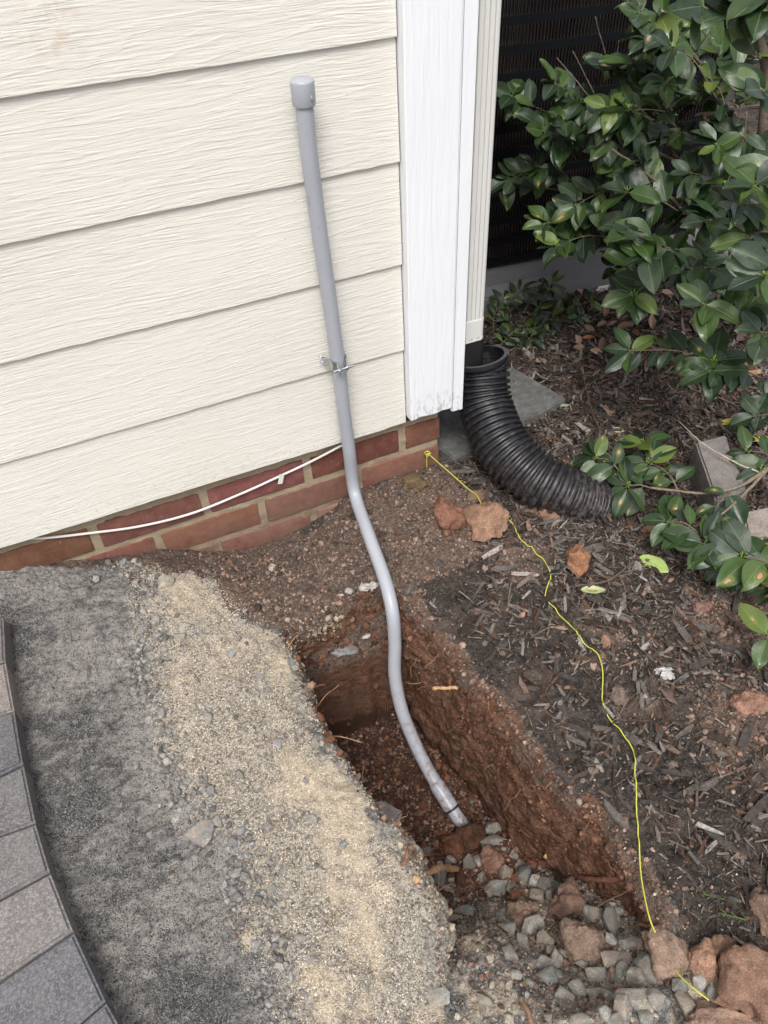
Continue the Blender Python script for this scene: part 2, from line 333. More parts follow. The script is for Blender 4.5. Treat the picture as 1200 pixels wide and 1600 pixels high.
def m_corr():
    b = NB('black_corrugated_plastic'); g = b.geo(); c = b.mix(b.noise(g, 30, 4).outputs[0], (.008, .008, .010), (.018, .018, .022))
    c = b.mix(b.ramp(b.noise(b.map(g, (1, 1, 1)), 55, 6, .7).outputs[0], [(.52, 0), (.74, .38)]), c, (.17, .15, .135))
    sx = b.n('SeparateXYZ'); b.L(g, sx.inputs[0]); low = b.math('MULTIPLY', b.ramp(b.math('MULTIPLY', sx.outputs[2], -5), [(.2, 0), (.9, .9)]), b.ramp(b.noise(g, 90, 5, .7).outputs[0], [(.46, 0), (.62, .7)])); c = b.mix(low, c, (.20, .155, .13))
    return b.fin(c, b.ramp(b.noise(g, 40, 3).outputs[0], [(.3, .32), (.7, .55)]), None, .5)
M = dict(siding=m_siding(), trim=m_trim(), brick=m_brick(), mortar=m_mortar(), ground=m_ground(), leaf=m_leaf(), paver=m_paver(), pipe=m_pipe(), corr=m_corr(),
    gutter=m_plain('downspout_enamel', (.72, .71, .68), .32, var=.02), sheath=m_plain('dark_sheathing', (.12, .10, .09), .9),
    rubber=m_plain('black_rubber', (.012, .012, .013), .5, var=.2), metal=m_plain('zinc_steel', (.55, .57, .60), .28, 1.0, var=.08, sc_=90),
    white=m_plain('white_cable_jacket', (.70, .68, .65), .5, var=.03), ink=m_plain('grey_ink', (.10, .11, .16), .7), yellow=m_plain('yellow_twine', (.50, .52, .07), .85, var=.1, sc_=300),
    acdark=m_plain('dark_coated_steel', (.005, .0055, .007), .8, var=.2, spec=.15), fin=m_plain('coil_fins', (.12, .095, .085), .6, var=.3, sc_=50), concrete=m_plain('cast_concrete_pad', (.15, .145, .15), .9, var=.1, sc_=12, bump=.3),
    slab=m_plain('weathered_slab', (.125, .125, .118), .9, var=.45, sc_=40, bump=1.0, bs=110, dist=.004), ring=m_plain('dark_gasket', (.02, .02, .025), .5),
    rock=m_vc('clay_clod', .95, 1.0, 150, .006, .5, 60), sandyrock=m_vc('sand_dusted_clod', .95, 1.0, 150, .006, .42, 60, speck=(.46, .37, .25)), gravel=m_vc('grey_gravel', .85, .8, 260, .002, .38, 110, dirt=(.17, .13, .10)), gravels=m_vc('sandy_gravel', .9, .8, 260, .002, .38, 110, speck=(.50, .42, .31), dirt=(.27, .23, .19)),
    crumb=m_vc('loose_crumbs', .95, .5, 600, .001, .3, 300), chip=m_vc('bark_chips', .88, .7, 400, .0015, .5, 160), bark=m_vc('stem_bark', .85, .5, 300, .001, .3, 90), root=m_vc('root_fibre', .85, .5, 300, .001, .35, 150), bud=m_vc('bud', .6, .1, 300, .001, .1, 90),
    blockm=m_vc('rough_block', .9, .8, 200, .003, .3, 45))

# ------------------------------------------------------------------ ground height model
W_ = lambda u, v, z: (*onz(u, v, z),)
ctl = [W_(*p) for p in [(0, 960, -.078), (18, 1075, -.078), (40, 1195, -.078), (80, 1370, -.078), (115, 1460, -.078), (170, 1590, -.078),
    (100, 950, -.088), (150, 1100, -.09), (200, 1300, -.09), (300, 1500, -.10), (400, 1600, -.11), (250, 900, -.12), (300, 1000, -.108), (380, 1100, -.103), (450, 1250, -.10), (520, 1400, -.105), (600, 1520, -.13),
    (430, 985, -.145), (478, 1080, -.13), (550, 1210, -.12), (640, 1340, -.115), (690, 1450, -.135), (700, 1550, -.16), (780, 1600, -.17), (860, 1590, -.18), (960, 1560, -.19), (1000, 1500, -.195), (1080, 1540, -.18), (1180, 1590, -.17),
    (620, 925, -.17), (560, 860, -.18), (480, 880, -.19), (640, 800, -.16), (700, 800, -.155), (680, 1000, -.165), (760, 1090, -.16), (850, 1200, -.16), (950, 1290, -.165), (1020, 1400, -.17),
    (800, 900, -.155), (900, 1050, -.155), (1000, 1250, -.155), (1150, 1400, -.165), (1150, 1100, -.15), (1000, 900, -.16), (1180, 800, -.16), (850, 650, -.16), (1000, 600, -.155), (1150, 550, -.155), (870, 480, -.15), (780, 500, -.15)]]
ctl += [(x, .02, z) for x, z in [(-1.6, -.06), (-.935, -.067), (-.876, -.083), (-.815, -.097), (-.744, -.118), (-.674, -.137), (-.622, -.165), (-.55, -.195), (-.478, -.215), (-.351, -.198), (-.256, -.158), (-.197, -.153), (-.064, -.157)]]
ctl += [(-1.6, -.5, -.08), (-1.6, -1.3, -.08), (-1.0, -1.3, -.10), (-.6, -1.3, -.14), (0, -1.3, -.16), (.8, -1.2, -.16), (2, -1, -.16), (3, 0, -.16), (3, 2, -.16), (1.5, 1.2, -.15), (.5, 1.5, -.15), (-.3, .6, -.16), (0, .5, -.155), (1.2, .3, -.155), (4, -2, -.16), (-3, -2, -.08), (4, 4, -.16)]
ctl = np.array(ctl)
def _tps(d): d = np.maximum(d, 1e-6); return d*d*np.log(d)
_n = len(ctl); _K = _tps(np.hypot(ctl[:, None, 0]-ctl[None, :, 0], ctl[:, None, 1]-ctl[None, :, 1]))+np.eye(_n)*2e-4; _P = np.c_[np.ones(_n), ctl[:, :2]]
_A = np.block([[_K, _P], [_P.T, np.zeros((3, 3))]]); _w = np.linalg.solve(_A, np.r_[ctl[:, 2], 0, 0, 0])
def Ho(x, y):
    x = np.asarray(x, float); y = np.asarray(y, float); s = x.shape; X = x.ravel(); Y = y.ravel(); r = _w[-3]+_w[-2]*X+_w[-1]*Y
    for i in range(_n): r = r+_w[i]*_tps(np.hypot(X-ctl[i, 0], Y-ctl[i, 1]))
    k = sstep(2.2, 3.5, np.hypot(X, Y)); return (r*(1-k)-.15*k).reshape(s)
xy = lambda L, z: [tuple(onz(u, v, z)[:2]) for u, v in L]
TL = xy([(440, 972), (476, 1060), (512, 1150), (556, 1222), (600, 1275), (642, 1335), (688, 1440), (700, 1490)], -.125)
TB = xy([(725, 1640), (860, 1720), (1010, 1660)], -.17)
TR = xy([(1032, 1440), (1015, 1380), (950, 1292), (850, 1200), (760, 1090), (680, 1000), (628, 935)], -.163)
TOP = xy([(592, 918)], -.185)
trench = TL+TB+TR+TOP
trench_c = resample(catmull(np.array(trench+[trench[0]]), 8), .003)[:-1]
_T = np.roll(trench_c, -3, 0)-np.roll(trench_c, 3, 0); _T /= np.linalg.norm(_T, axis=1)[:, None]; _q = trench_c*1.0
trench_c = trench_c+np.stack([_T[:, 1], -_T[:, 0]], 1)*((.004+.007*(_q[:, 0] < -.42))*fbm(_q[:, 0]*13, _q[:, 1]*13, 0, 3, 201)+.0025*fbm(_q[:, 0]*60, _q[:, 1]*60, 0, 3, 203))[:, None]
TP = [tuple(p) for p in resample(np.vstack([trench_c, trench_c[:1]]), .02)]
# zones in plan
DARK = xy([(-400, 930), (0, 905), (190, 880), (225, 960), (232, 1060), (245, 1150), (290, 1250), (345, 1300), (390, 1390), (420, 1490), (440, 1600), (470, 1750), (-500, 1900)], -.1)
SAND = xy([(200, 885), (300, 872), (380, 930), (430, 985), (478, 1080), (550, 1210), (640, 1340), (690, 1450), (720, 1540), (860, 1600), (900, 1750), (450, 1750), (440, 1600), (420, 1490), (390, 1390), (345, 1300), (290, 1250), (245, 1150), (232, 1060), (225, 960)], -.11)
SOIL = xy([(285, 868), (408, 845), (560, 765), (690, 728), (735, 770), (790, 850), (720, 885), (650, 905), (690, 985), (778, 1080), (866, 1195), (968, 1288), (1050, 1400), (1090, 1500), (1000, 1600), (860, 1600), (720, 1530), (690, 1450), (640, 1340), (478, 1080), (430, 985), (370, 925)], -.16)
MUL = [(.02, .6), (-.05, .02)]+xy([(690, 735), (735, 770), (760, 850), (700, 960), (790, 1070), (880, 1200), (985, 1285), (1050, 1400), (1110, 1480), (1200, 1560), (1500, 1700)], -.16)+[(4, -1.5), (5, 5), (-.5, 5)]
REDP = [xy([(1080, 1075), (1150, 1060), (1230, 1080), (1220, 1180), (1120, 1190), (1060, 1140)], -.15), xy([(1080, 930), (1230, 960), (1200, 1040), (1080, 1000)], -.15), xy([(560, 770), (700, 745), (790, 860), (700, 880), (620, 850)], -.16), xy([(775, 855), (850, 850), (860, 905), (790, 925)], -.16), xy([(1110, 875), (1240, 890), (1230, 1010), (1130, 1000)], -.15), xy([(925, 985), (985, 985), (1000, 1030), (940, 1040)], -.155), xy([(1010, 1385), (1060, 1400), (1080, 1450), (1020, 1440)], -.165)]
def gz(x, y, fine=True):
    x = np.asarray(x, float); y = np.asarray(y, float); z = Ho(x, y)
    dsand = sdf(x, y, SAND); dd = sdf(x, y, DARK); dm = sdf(x, y, MUL)
    sm = sstep(.03, -.03, dm); ss = sstep(.03, -.03, dsand)
    z = z+.006*fbm(x*11, y*11, 0, 3, 1)*(.5+sm*.7+ss*.5)
    z = z+.0042*fbm(x*45, y*45, 0, 3, 5)*(.55+sm*1.2+ss*.75+.5*sstep(.03, -.03, sdf(x, y, SOIL)))
    if fine: z = z+.0012*fbm(x*190, y*190, 0, 2, 9)*(.6+sm)
    # dug-up dust clods inside the dark bedding
    cb = onz(165, 1080, -.09); bnd = np.exp(-(((x-cb[0])+.25*(y-cb[1]))**2/(.06**2)))*sstep(-.85, -.5, y); z = z+.012*np.maximum(0, fbm(x*38+.5*fbm(x*9, y*9, 0, 2, 22), y*60, 0, 4, 21)-.05)*sstep(.0, -.04, dd)*(.35+.9*bnd)+.006*np.abs(fbm(x*26, y*26, 0, 4, 23))*sstep(.03, .0, np.abs(dd))
    # straight screed step in the bedding
    a = np.array(onz(290, 1430, -.1)[:2]); b_ = np.array(onz(370, 1600, -.1)[:2]); e = b_-a; nn = np.array([e[1], -e[0]])/np.hypot(*e); s_ = (x-a[0])*nn[0]+(y-a[1])*nn[1]+.006*noise(x*30, y*30, 0, 77)
    al = ((x-a[0])*e[0]+(y-a[1])*e[1])/(e@e); z = z-.006*sstep(-.003, .003, s_)*sstep(.06, .0, s_)*sstep(-.1, .1, al)*sstep(.004, 0, dd)
    return z
FY = [(-1.35, -.165), (-1.05, -.168), (-1.0, -.172), (-.97, -.185), (-.93, -.217), (-.886, -.262), (-.83, -.31), (-.79, -.345), (-.73, -.40), (-.67, -.435), (-.61, -.475), (-.55, -.50), (-.30, -.505), (-.295, -.505)]
def Fl(x, y):
    x = np.asarray(x, float); y = np.asarray(y, float); z = np.interp(y, [a for a, _ in FY], [b for _, b in FY])
    wob = .010*fbm(x*22, y*0+2.2, 0, 2, 31)
    st = sstep(-.302, -.288, y+wob); shelf = -.268+.036*sstep(-.285, -.225, y)+.006*fbm(x*40, y*40, 0, 3, 46)+.02*(x+.4); z = z*(1-st)+shelf*st
    st2 = sstep(-.226, -.216, y+wob*.6); z = z*(1-st2)+(-.192)*st2
    left = sstep(-.40, -.50, x)*sstep(-.95, -.6, y)*sstep(-.30, -.34, y); z = z+.05*left; z = z+.007*np.abs(fbm(x*30, y*30, 0, 4, 48))*sstep(-.66, -.8, y); spill = np.clip(sstep(-.68, -.90, y+.02*fbm(x*12, y*12, 0, 2, 45))*sstep(-.33, -.45, x-.25*sstep(-.93, -1.02, y)), 0, 1); z = z*(1-spill)+(-.152)*spill
    z = z+.008*fbm(x*25, y*25, z*9, 4, 41)+.004*fbm(x*80, y*80, z*40, 3, 47); return z
def masks(x, y):
    wob = lambda k, s: k*fbm(x*14, y*14, 0, 3, s)
    ds = sdf(x, y, SAND)+wob(.032, 51)+.010*fbm(x*60, y*60, 0, 3, 52); dd = sdf(x, y, DARK); so_ = sdf(x, y, SOIL)+wob(.014, 53); dm = sdf(x, y, MUL)+wob(.02, 55)
    sand = sstep(.02, -.02, ds); soil = sstep(.015, -.015, so_)*(1-sand*.8); mul = (1-sand)*(1-sstep(.01, -.015, dd+wob(.010, 56)))*np.maximum(sstep(-.46, -.40, x), 0)
    soil = np.maximum(soil, (1-sand)*sstep(-.012, .012, dd)*sstep(-.36, -.42, x)*sstep(-.27, -.20, y)); soil = soil*(1-sstep(-.36, -.40, x)*sstep(-.45, -.55, y)*(x > -.62)); dust = 0; red = sum(sstep(.03, -.03, sdf(x, y, p)+wob(.02, 57+i)) for i, p in enumerate(REDP)); red = np.minimum(red, 1)
    mul = mul*(1-.75*red); soil = np.maximum(soil*(1-.0*mul), red*.9)
    c = onz(165, 1080, -.09); band = np.exp(-(((x-c[0])+.25*(y-c[1]))**2/(.05**2)))*sstep(-.80, -.5, y)
    dust = np.clip(.40+.42*band+.26*fbm(x*9, y*9, 0, 3, 61)+.25*np.exp(-((np.abs(dd)-.015)/.03)**2), 0, 1)
    lowl = sstep(-.38, -.44, x)*sstep(-.60, -.62, x)*0+sstep(-.38, -.44, x)*(x > -.62)*sstep(-.55, -.7, y); lowl = np.maximum(lowl, sstep(-.93, -.97, y)*sstep(-.12, -.2, x)*(x > -.62)); sand = np.maximum(sand, .62*lowl); rimL = sstep(.045, .0, np.abs(sdf(x, y, TP))) * (x < -.42); sand = sand*(1-.55*rimL*(y > -.6)); dust = np.maximum(dust, .6*rimL)
    return np.stack([sand, dust, soil, mul], -1)
def clay_of(x, y, z, outer):
    dz = outer-z; c = sstep(.012, .05, dz+.01*fbm(x*30, y*30, z*30, 2, 71))
    dt = sdf(x, y, TP); right = sstep(-.36, -.30, x)*sstep(.05, .0, np.abs(dt))*sstep(-.88, -.8, y)*.6*(.6+.6*fbm(x*20, y*20, 0, 2, 73))
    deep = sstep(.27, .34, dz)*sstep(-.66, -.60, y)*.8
    low = sstep(-.62, -.82, y)  # spoil at the foot is sandy, not clay
    c = c*(1-.8*low*(dt < -.03))*(1-.95*sstep(-.56, -.66, y)*(x < -.38)); return np.stack([np.clip(np.maximum(c, right), 0, 1), deep, c*0, c*0+1], -1)
def axis(lo, hi, step, far_lo, far_hi):
    a = list(np.arange(lo, hi, step)); s = step; v = lo; pre = []
    while v > far_lo: s *= 1.16; v -= s; pre.append(v)
    s = step; v = a[-1]; post = []
    while v < far_hi: s *= 1.16; v += s; post.append(v)
    return np.array(pre[::-1]+a+post)
gx = axis(-1.02, .62, .0034, -14, 22); gy = axis(-1.10, .10, .0034, -14, 22)
X, Y = np.meshgrid(gx, gy, indexing='ij'); Z = gz(X, Y); far_ = sstep(3, 5, np.hypot(X, Y)); Z = Z*(1-far_)+(-.16)*far_
Fq = grid_faces(len(gx), len(gy)); dt = sdf(X, Y, TP).ravel(); keep = (dt[Fq] > .012).any(1); Fq = Fq[keep][:, ::1]
used = np.zeros(len(dt), bool); used[Fq.ravel()] = True; idx = np.cumsum(used)-1; V = np.stack([X, Y, Z], -1).reshape(-1, 3)[used]; Fq = idx[Fq]
mk = masks(V[:, 0], V[:, 1]); ck = clay_of(V[:, 0], V[:, 1], V[:, 2], V[:, 2])
tag(mesh('ground', V, Fq, M['ground'], attr={'mask': mk, 'clay': ck}), kind='structure')
# trench wall: a loft down from the rim
P = trench_c; n_ = len(P); T = np.roll(P, -1, 0)-np.roll(P, 1, 0); T /= np.linalg.norm(T, axis=1)[:, None]; Nn = np.stack([T[:, 1], -T[:, 0]], 1)
if sdf(*(P[:1]+Nn[:1]*.02).T, TP)[0] < 0: Nn = -Nn
for _ in range(6): Nn = (np.roll(Nn, 1, 0)+Nn*2+np.roll(Nn, -1, 0))/4
Nn /= np.linalg.norm(Nn, axis=1)[:, None]
rows = []
lips = [(.030, 0), (.024, 0), (.018, 0), (.012, 0), (.007, -.0006), (.004, -.002), (.001, -.005), (-.001, -.010)]
nd = 96
for a, b_ in lips:
    q = P+Nn*a; rows.append(np.c_[q, gz(q[:, 0], q[:, 1])+b_+(.0012 if a > .01 else 0)])
zt = rows[-1][:, 2]; zb = np.minimum(Fl(*(P-Nn*.01).T)-.04, zt-.02)
lf = sstep(-.40, -.46, P[:, 0])
for k in range(1, nd+1):
    t = k/nd; z = zt+(zb-zt)*t; dep = zt-z
    off = -.004+.0*dep-(.006*np.minimum(dep/.05, 1))*(1-lf)*1.2+.03*t*lf*0
    off = off-lf*sstep(-.56, -.72, P[:, 1])*dep*.14
    q = P+Nn*off[:, None]
    rough = .007*fbm(q[:, 0]*16, q[:, 1]*16, z*16, 3, 81)+.0040*fbm(q[:, 0]*60, q[:, 1]*60, z*60, 4, 83); ledge = .006*noise(q[:, 0]*3, q[:, 1]*3, z*38, 85)
    q = q+Nn*((rough+ledge)*min(1, k/6))[:, None]; rows.append(np.c_[q, z])
G = np.array(rows); G = np.concatenate([G, G[:, :1]], 1); V = G.reshape(-1, 3); Fq = grid_faces(G.shape[0], G.shape[1])
if True:
    a, b_, c_ = V[Fq[5000, 0]], V[Fq[5000, 1]], V[Fq[5000, 2]]
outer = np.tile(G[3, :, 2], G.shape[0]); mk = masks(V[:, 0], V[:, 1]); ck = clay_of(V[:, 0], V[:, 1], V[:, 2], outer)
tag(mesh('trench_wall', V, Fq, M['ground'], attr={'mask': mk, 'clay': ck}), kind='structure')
fx = np.arange(-.56, -.12, .0034); fy = np.unique(np.r_[np.arange(-1.24, -.315, .0034), np.arange(-.315, -.275, .0006), np.arange(-.275, -.232, .003), np.arange(-.232, -.208, .0008), np.arange(-.208, -.18, .003)])
X, Y = np.meshgrid(fx, fy, indexing='ij'); Z = Fl(X, Y); V = np.stack([X, Y, Z], -1).reshape(-1, 3); d = sdf(X, Y, TP).ravel()
Fq = grid_faces(len(fx), len(fy)); Fq = Fq[(d[Fq] < .012).all(1)]; used = np.zeros(len(d), bool); used[Fq.ravel()] = True; idx = np.cumsum(used)-1; V = V[used]; Fq = idx[Fq]
yy = V[:, 1]; mk = masks(V[:, 0], yy); sm = sstep(-.66, -.80, yy)*.95; mk[:, 0] = sm*np.clip(.66+.5*fbm(V[:, 0]*12, yy*12, 0, 2, 91), 0, 1); mk[:, 1] = .5*sm; mk[:, 2] = np.clip(1-.85*sm+.3*fbm(V[:, 0]*16, yy*16, 0, 3, 93), 0, 1); mk[:, 3] = 0
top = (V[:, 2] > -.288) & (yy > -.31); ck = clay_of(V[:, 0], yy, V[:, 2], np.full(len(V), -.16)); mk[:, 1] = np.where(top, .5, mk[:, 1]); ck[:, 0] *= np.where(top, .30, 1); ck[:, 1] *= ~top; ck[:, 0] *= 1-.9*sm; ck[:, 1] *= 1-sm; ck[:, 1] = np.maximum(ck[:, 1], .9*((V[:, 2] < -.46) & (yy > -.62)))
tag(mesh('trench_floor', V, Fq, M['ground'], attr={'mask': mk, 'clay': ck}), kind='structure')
def gtop(x, y):
    d = sdf(np.array([x]), np.array([y]), TP)[0]
    return float(Fl(np.array([x]), np.array([y]))[0]) if d < -.004 else float(gz(np.array([x]), np.array([y]))[0])
def onground(u, v, lift=0.0):
    d = ray(u, v); t0 = None
    ts = np.arange(.9, 6, .01); P_ = CAM+ts[:, None]*d; dd_ = sdf(P_[:, 0], P_[:, 1], TP); zz = np.where(dd_ < -.003, Fl(P_[:, 0], P_[:, 1]), Ho(P_[:, 0], P_[:, 1])); k = np.argmax(P_[:, 2] < zz+lift)
    p = P_[k] if P_[k][2] < zz[k]+lift else onz(u, v, -.15)
    a, b_ = ts[max(k-1, 0)], ts[k]
    for _ in range(12):
        c_ = (a+b_)/2; q = CAM+d*c_
        if q[2] < gtop(q[0], q[1])+lift: b_ = c_
        else: a = c_
    return CAM+d*((a+b_)/2)
def pxsize(p, n): return n*np.linalg.norm(np.asarray(p)-CAM)/F
#@@PART2@@
# ------------------------------------------------------------------ house
E_ = .165
house = empty('house', (-1.2, 0, -.15), 'cream lap sided house corner with white corner boards on a low red brick footing', 'house')
def at_house(o): o.location = (0, 0, 0); o.parent = house; o.matrix_parent_inverse = Matrix.Translation((1.2, 0, .15)); return o
xs = np.r_[np.linspace(-3.2, -1.05, 20), np.linspace(-1.04, -.1475, 230)]
for k in range(16):
    z0 = k*E_; z1 = (k+1)*E_+.022; prof = [(.0052, z0+.0008), (.0022, z0), (.0005, z0+.0006), (0, z0+.0016), (.0015, z0+.045), (.0030, z0+.09), (.0044, z0+.13), (.0056, z0+.168), (.0064, z1)]
    V = []
    for x in xs:
        e = .0007*float(noise(np.array([x*45]), np.array([k*3.1]))[0])+.0008*float(noise(np.array([x*9]), np.array([k*5.1]))[0])
        for j, (py, pz) in enumerate(prof): V.append((x, py, pz+(e if j < 4 else 0)))
    flat_shade(at_house(mesh('siding_board', V, grid_faces(len(xs), len(prof)), M['siding'])), 14)
# corner boards
def board(name, x0, x1, y0, y1, z0, z1, rough=.0):
    n = 26; zz = [z0, z0+.003, z0+.02, z1]; o = MB(); V = []; Fc = []
    xs_ = np.linspace(x0, x1, n); bev = .0022
    low = [z0+rough*abs(float(fbm(np.array([x*40.]), np.array([3.3]), 0, 3, 7)[0])) for x in xs_]
    fr = [(x, y0+(bev if i in (0, n-1) else 0)) for i, x in enumerate(xs_)]
    # front skin, side skins and bottom as one closed strip of columns
    cols = [(x0, y1)]+[(x0, y0+bev)]+[(x0+bev*.8, y0)]+[(x, y0) for x in xs_[1:-1]]+[(x1-bev*.8, y0)]+[(x1, y0+bev)]+[(x1, y1)]
    for cx, cy in cols:
        b0 = float(np.interp(cx, xs_, low))
        for z in (b0, b0+.004, b0+.05, z1): V.append((cx, cy, z))
    m_ = len(cols); Fc = [(i*4+j, (i+1)*4+j, (i+1)*4+j+1, i*4+j+1) for i in range(m_-1) for j in range(3)]+[tuple(i*4 for i in range(m_))[::-1]]
    return flat_shade(at_house(mesh(name, V, Fc, M['trim'])))
board('corner_board', -.1455, -.0555, -.018, .012, .016, 2.62, .0028)
board('corner_board', -.0548, -.029, -.0165, .10, .005, 2.62, .003)
# wall core, side wall
o = MB(); o.box((-3.2, .0125, -.004), (-.058, .03, 2.62)); o.box((-.058, .10, -.004), (-.042, 2.4, 2.62)); at_house(o.build('wall_sheathing', M['sheath']))
ys = [.1005, 2.4]
for k in range(16):
    z0 = k*E_; V = [(-.032, y, z0) for y in ys]+[(-.0305, y, z0+.0015) for y in ys]+[(-.0415, y, z0+.18) for y in ys]; at_house(mesh('side_siding_board', V, [(0, 1, 3, 2), (2, 3, 5, 4)], M['siding']))
# brick footing
bk = MB(); c0 = -.030; ch = .0715; bh = .0570; L = .2065; bl = .194
r_ = random.Random(5)
for c in range(-1, 6):
    zt_ = c0-c*ch; zb_ = zt_-bh; off = 0 if c % 2 == 0 else L/2
    x = -.0615
    # corner brick then run left; joint positions follow the photographed bond
    js = [-.147-i*L for i in range(16)] if c % 2 == 0 else [-.250-i*L for i in range(16)]
    right = -.0615
    for j in js:
        x1 = right; x0 = j+.009
        t = r_.uniform(.80, 1.10); cc = (t*r_.uniform(.92, 1.08), t*r_.uniform(.85, 1.05), t*r_.uniform(.85, 1.05)); dy = r_.uniform(-.0012, .0012)
        bk.box((x0, .0205+dy, zb_), (x1, .11, zt_), 0, bev=.0035, c=cc); right = j-.0075
    y = .0; yb = .118 if c % 2 == 0 else .215
    for i in range(7):
        bk.box((-.15, yb+i*L+.006, zb_), (-.0605, yb+i*L+L-.006, zt_), 0, bev=.0035, c=(r_.uniform(.8, 1.1),)*3)
gxm = np.linspace(-3.3, -.0655, 420); gzm = np.linspace(-.42, -.0005, 60); Xm, Zm = np.meshgrid(gxm, gzm, indexing='ij'); Ym = .0236+.0018*fbm(Xm*60, Zm*110, 0, 4, 3)
fo = bk.build('brick_footing', M['brick'], col=True); o = fo.data
for p in o.vertices:
    pass
vv = np.empty(len(o.vertices)*3, np.float32); o.vertices.foreach_get('co', vv); vv = vv.reshape(-1, 3)
dn = .0020*fbm(vv[:, 0]*70, vv[:, 1]*70, vv[:, 2]*70, 2, 12); vv[:, 0] += dn; vv[:, 2] += dn; vv[:, 1] += dn*.5; o.vertices.foreach_set('co', vv.ravel()); o.update()
flat_shade(at_house(fo), 50)
at_house(mesh('mortar', np.stack([Xm, Ym, Zm], -1).reshape(-1, 3), grid_faces(len(gxm), len(gzm))[:, ::-1], M['mortar']))
o = MB(); o.box((-3.3, .03, -.42), (-.0665, .12, -.006)); o.box((-.15, .10, -.42), (-.0665, 1.6, -.006)); at_house(o.build('mortar_core', M['mortar'], smooth=False))

# ------------------------------------------------------------------ downspout
ds = empty('downspout', (.007, .07, .06), 'white ribbed metal downspout with a plain foot ending in a black rubber sleeve', 'downspout')
def rr(cx, cy, hx, hy, rad, n=4, ribs=False):
    P_ = []
    for (sx_, sy_, a0) in ((1, -1, -90), (1, 1, 0), (-1, 1, 90), (-1, -1, 180)):
        for i in range(n+1): a = R(a0+90*i/n); P_.append((cx+sx_*(hx-rad)+rad*math.cos(a), cy+sy_*(hy-rad)+rad*math.sin(a)))
        if ribs and (sx_, sy_) == (-1, -1):
            for t in np.linspace(0, 1, 120)[1:-1]:
                x = cx-(hx-rad)+2*(hx-rad)*t; q = (t*5) % 1; dep = .0040*math.exp(-((q-.5)/.09)**4); P_.append((x, cy-hy+dep))
    return P_
def loft(rings, cap=True):
    n = len(rings[0]); V = [p for r in rings for p in r]; Fc = [(i*n+j, i*n+(j+1) % n, (i+1)*n+(j+1) % n, (i+1)*n+j) for i in range(len(rings)-1) for j in range(n)]
    if cap: Fc += [tuple(range(n))[::-1], tuple((len(rings)-1)*n+j for j in range(n))]
    return V, Fc
pr = rr(.007, .070, .030, .040, .007, ribs=True); V, Fc = loft([[(x, y, z) for x, y in pr] for z in (.164, 2.7)]); o = flat_shade(mesh('ribbed_pipe', V, Fc, M['gutter'], smooth=True), 25); o.parent = ds; o.matrix_parent_inverse = Matrix.Translation((-.007, -.07, -.06))
def under(o, r): o.parent = r; o.matrix_parent_inverse = Matrix.Translation(-r.location); return o
pr = rr(.007, .070, .0312, .0412, .009, 6); V, Fc = loft([[(x, y, .166) for x, y in pr], [(x, y, .122) for x, y in pr]][::-1]); under(flat_shade(mesh('plain_foot', V, Fc, M['gutter']), 40), ds)
pr = rr(.007, .070, .0318, .0418, .010, 6); V, Fc = loft([[(x, y, .121) for x, y in pr], [(x, y, .126) for x, y in pr]]); under(flat_shade(mesh('seam_lip', V, Fc, M['gutter']), 40), ds)
rings = []
for z, s in ((.124, .95), (.120, .97), (.05, 1.04), (-.02, 1.08)): rings.append([(x, y, z) for x, y in rr(.010, .071, .0325*s, .0425*s, .014, 6)])
V, Fc = loft(rings[::-1]); under(flat_shade(mesh('rubber_sleeve', V, Fc, M['rubber']), 40), ds)
o = MB()
for i in range(9): # worn scribble of paint on the foot's lower lip
    t = i/8; x = -.016+.04*t; o.box((x, .0283, .1235), (x+.0022, .0285, .1235+.0022+.0015*(i % 3)), rot=None)
under(o.build('scuff_mark', M['ink'], smooth=False), ds)

# ------------------------------------------------------------------ corrugated drain pipe
_a = ony(750, 557, .052); cp = catmull([_a+np.array([0, .002, .0]), _a+np.array([.002, -.006, -.030]), onz(758, 632, -.022), onz(783, 693, -.070), onz(828, 742, -.104), onz(878, 770, -.128), onz(930, 790, -.168), onz(990, 815, -.235), onz(1040, 830, -.30)], 24)
cp = resample(cp, .0012); n_ = len(cp); s_ = np.arange(n_)*.0012
ph = (s_/.0142) % 1; rad = .0535+.0038*np.clip(np.cos(2*math.pi*ph)*1.8+.4, -1, 1); rad[:5] = .0575; rad = rad*np.where(s_ > .30, 1-.1*np.clip((s_-.30)/.3, 0, 1), 1)
dp = empty('corrugated_drain_pipe', cp[n_//2], 'black corrugated drain pipe curving down from the downspout into the mulch', 'drain pipe')
V, Fc = tube(cp, rad, 56, False); under(mesh('pipe_body', V, Fc, M['corr']), dp)
Vi, Fi = tube(cp[:220], .0500, 56, False); under(mesh('pipe_lining', Vi, [f[::-1] for f in Fi], M['corr']), dp)
n = 56; V = np.vstack([V[:56], Vi[:56]]); under(mesh('mouth_rim', V, [(j, (j+1) % n, n+(j+1) % n, n+j) for j in range(n)], m_plain('worn_rim', (.10, .10, .11), .3)), dp)

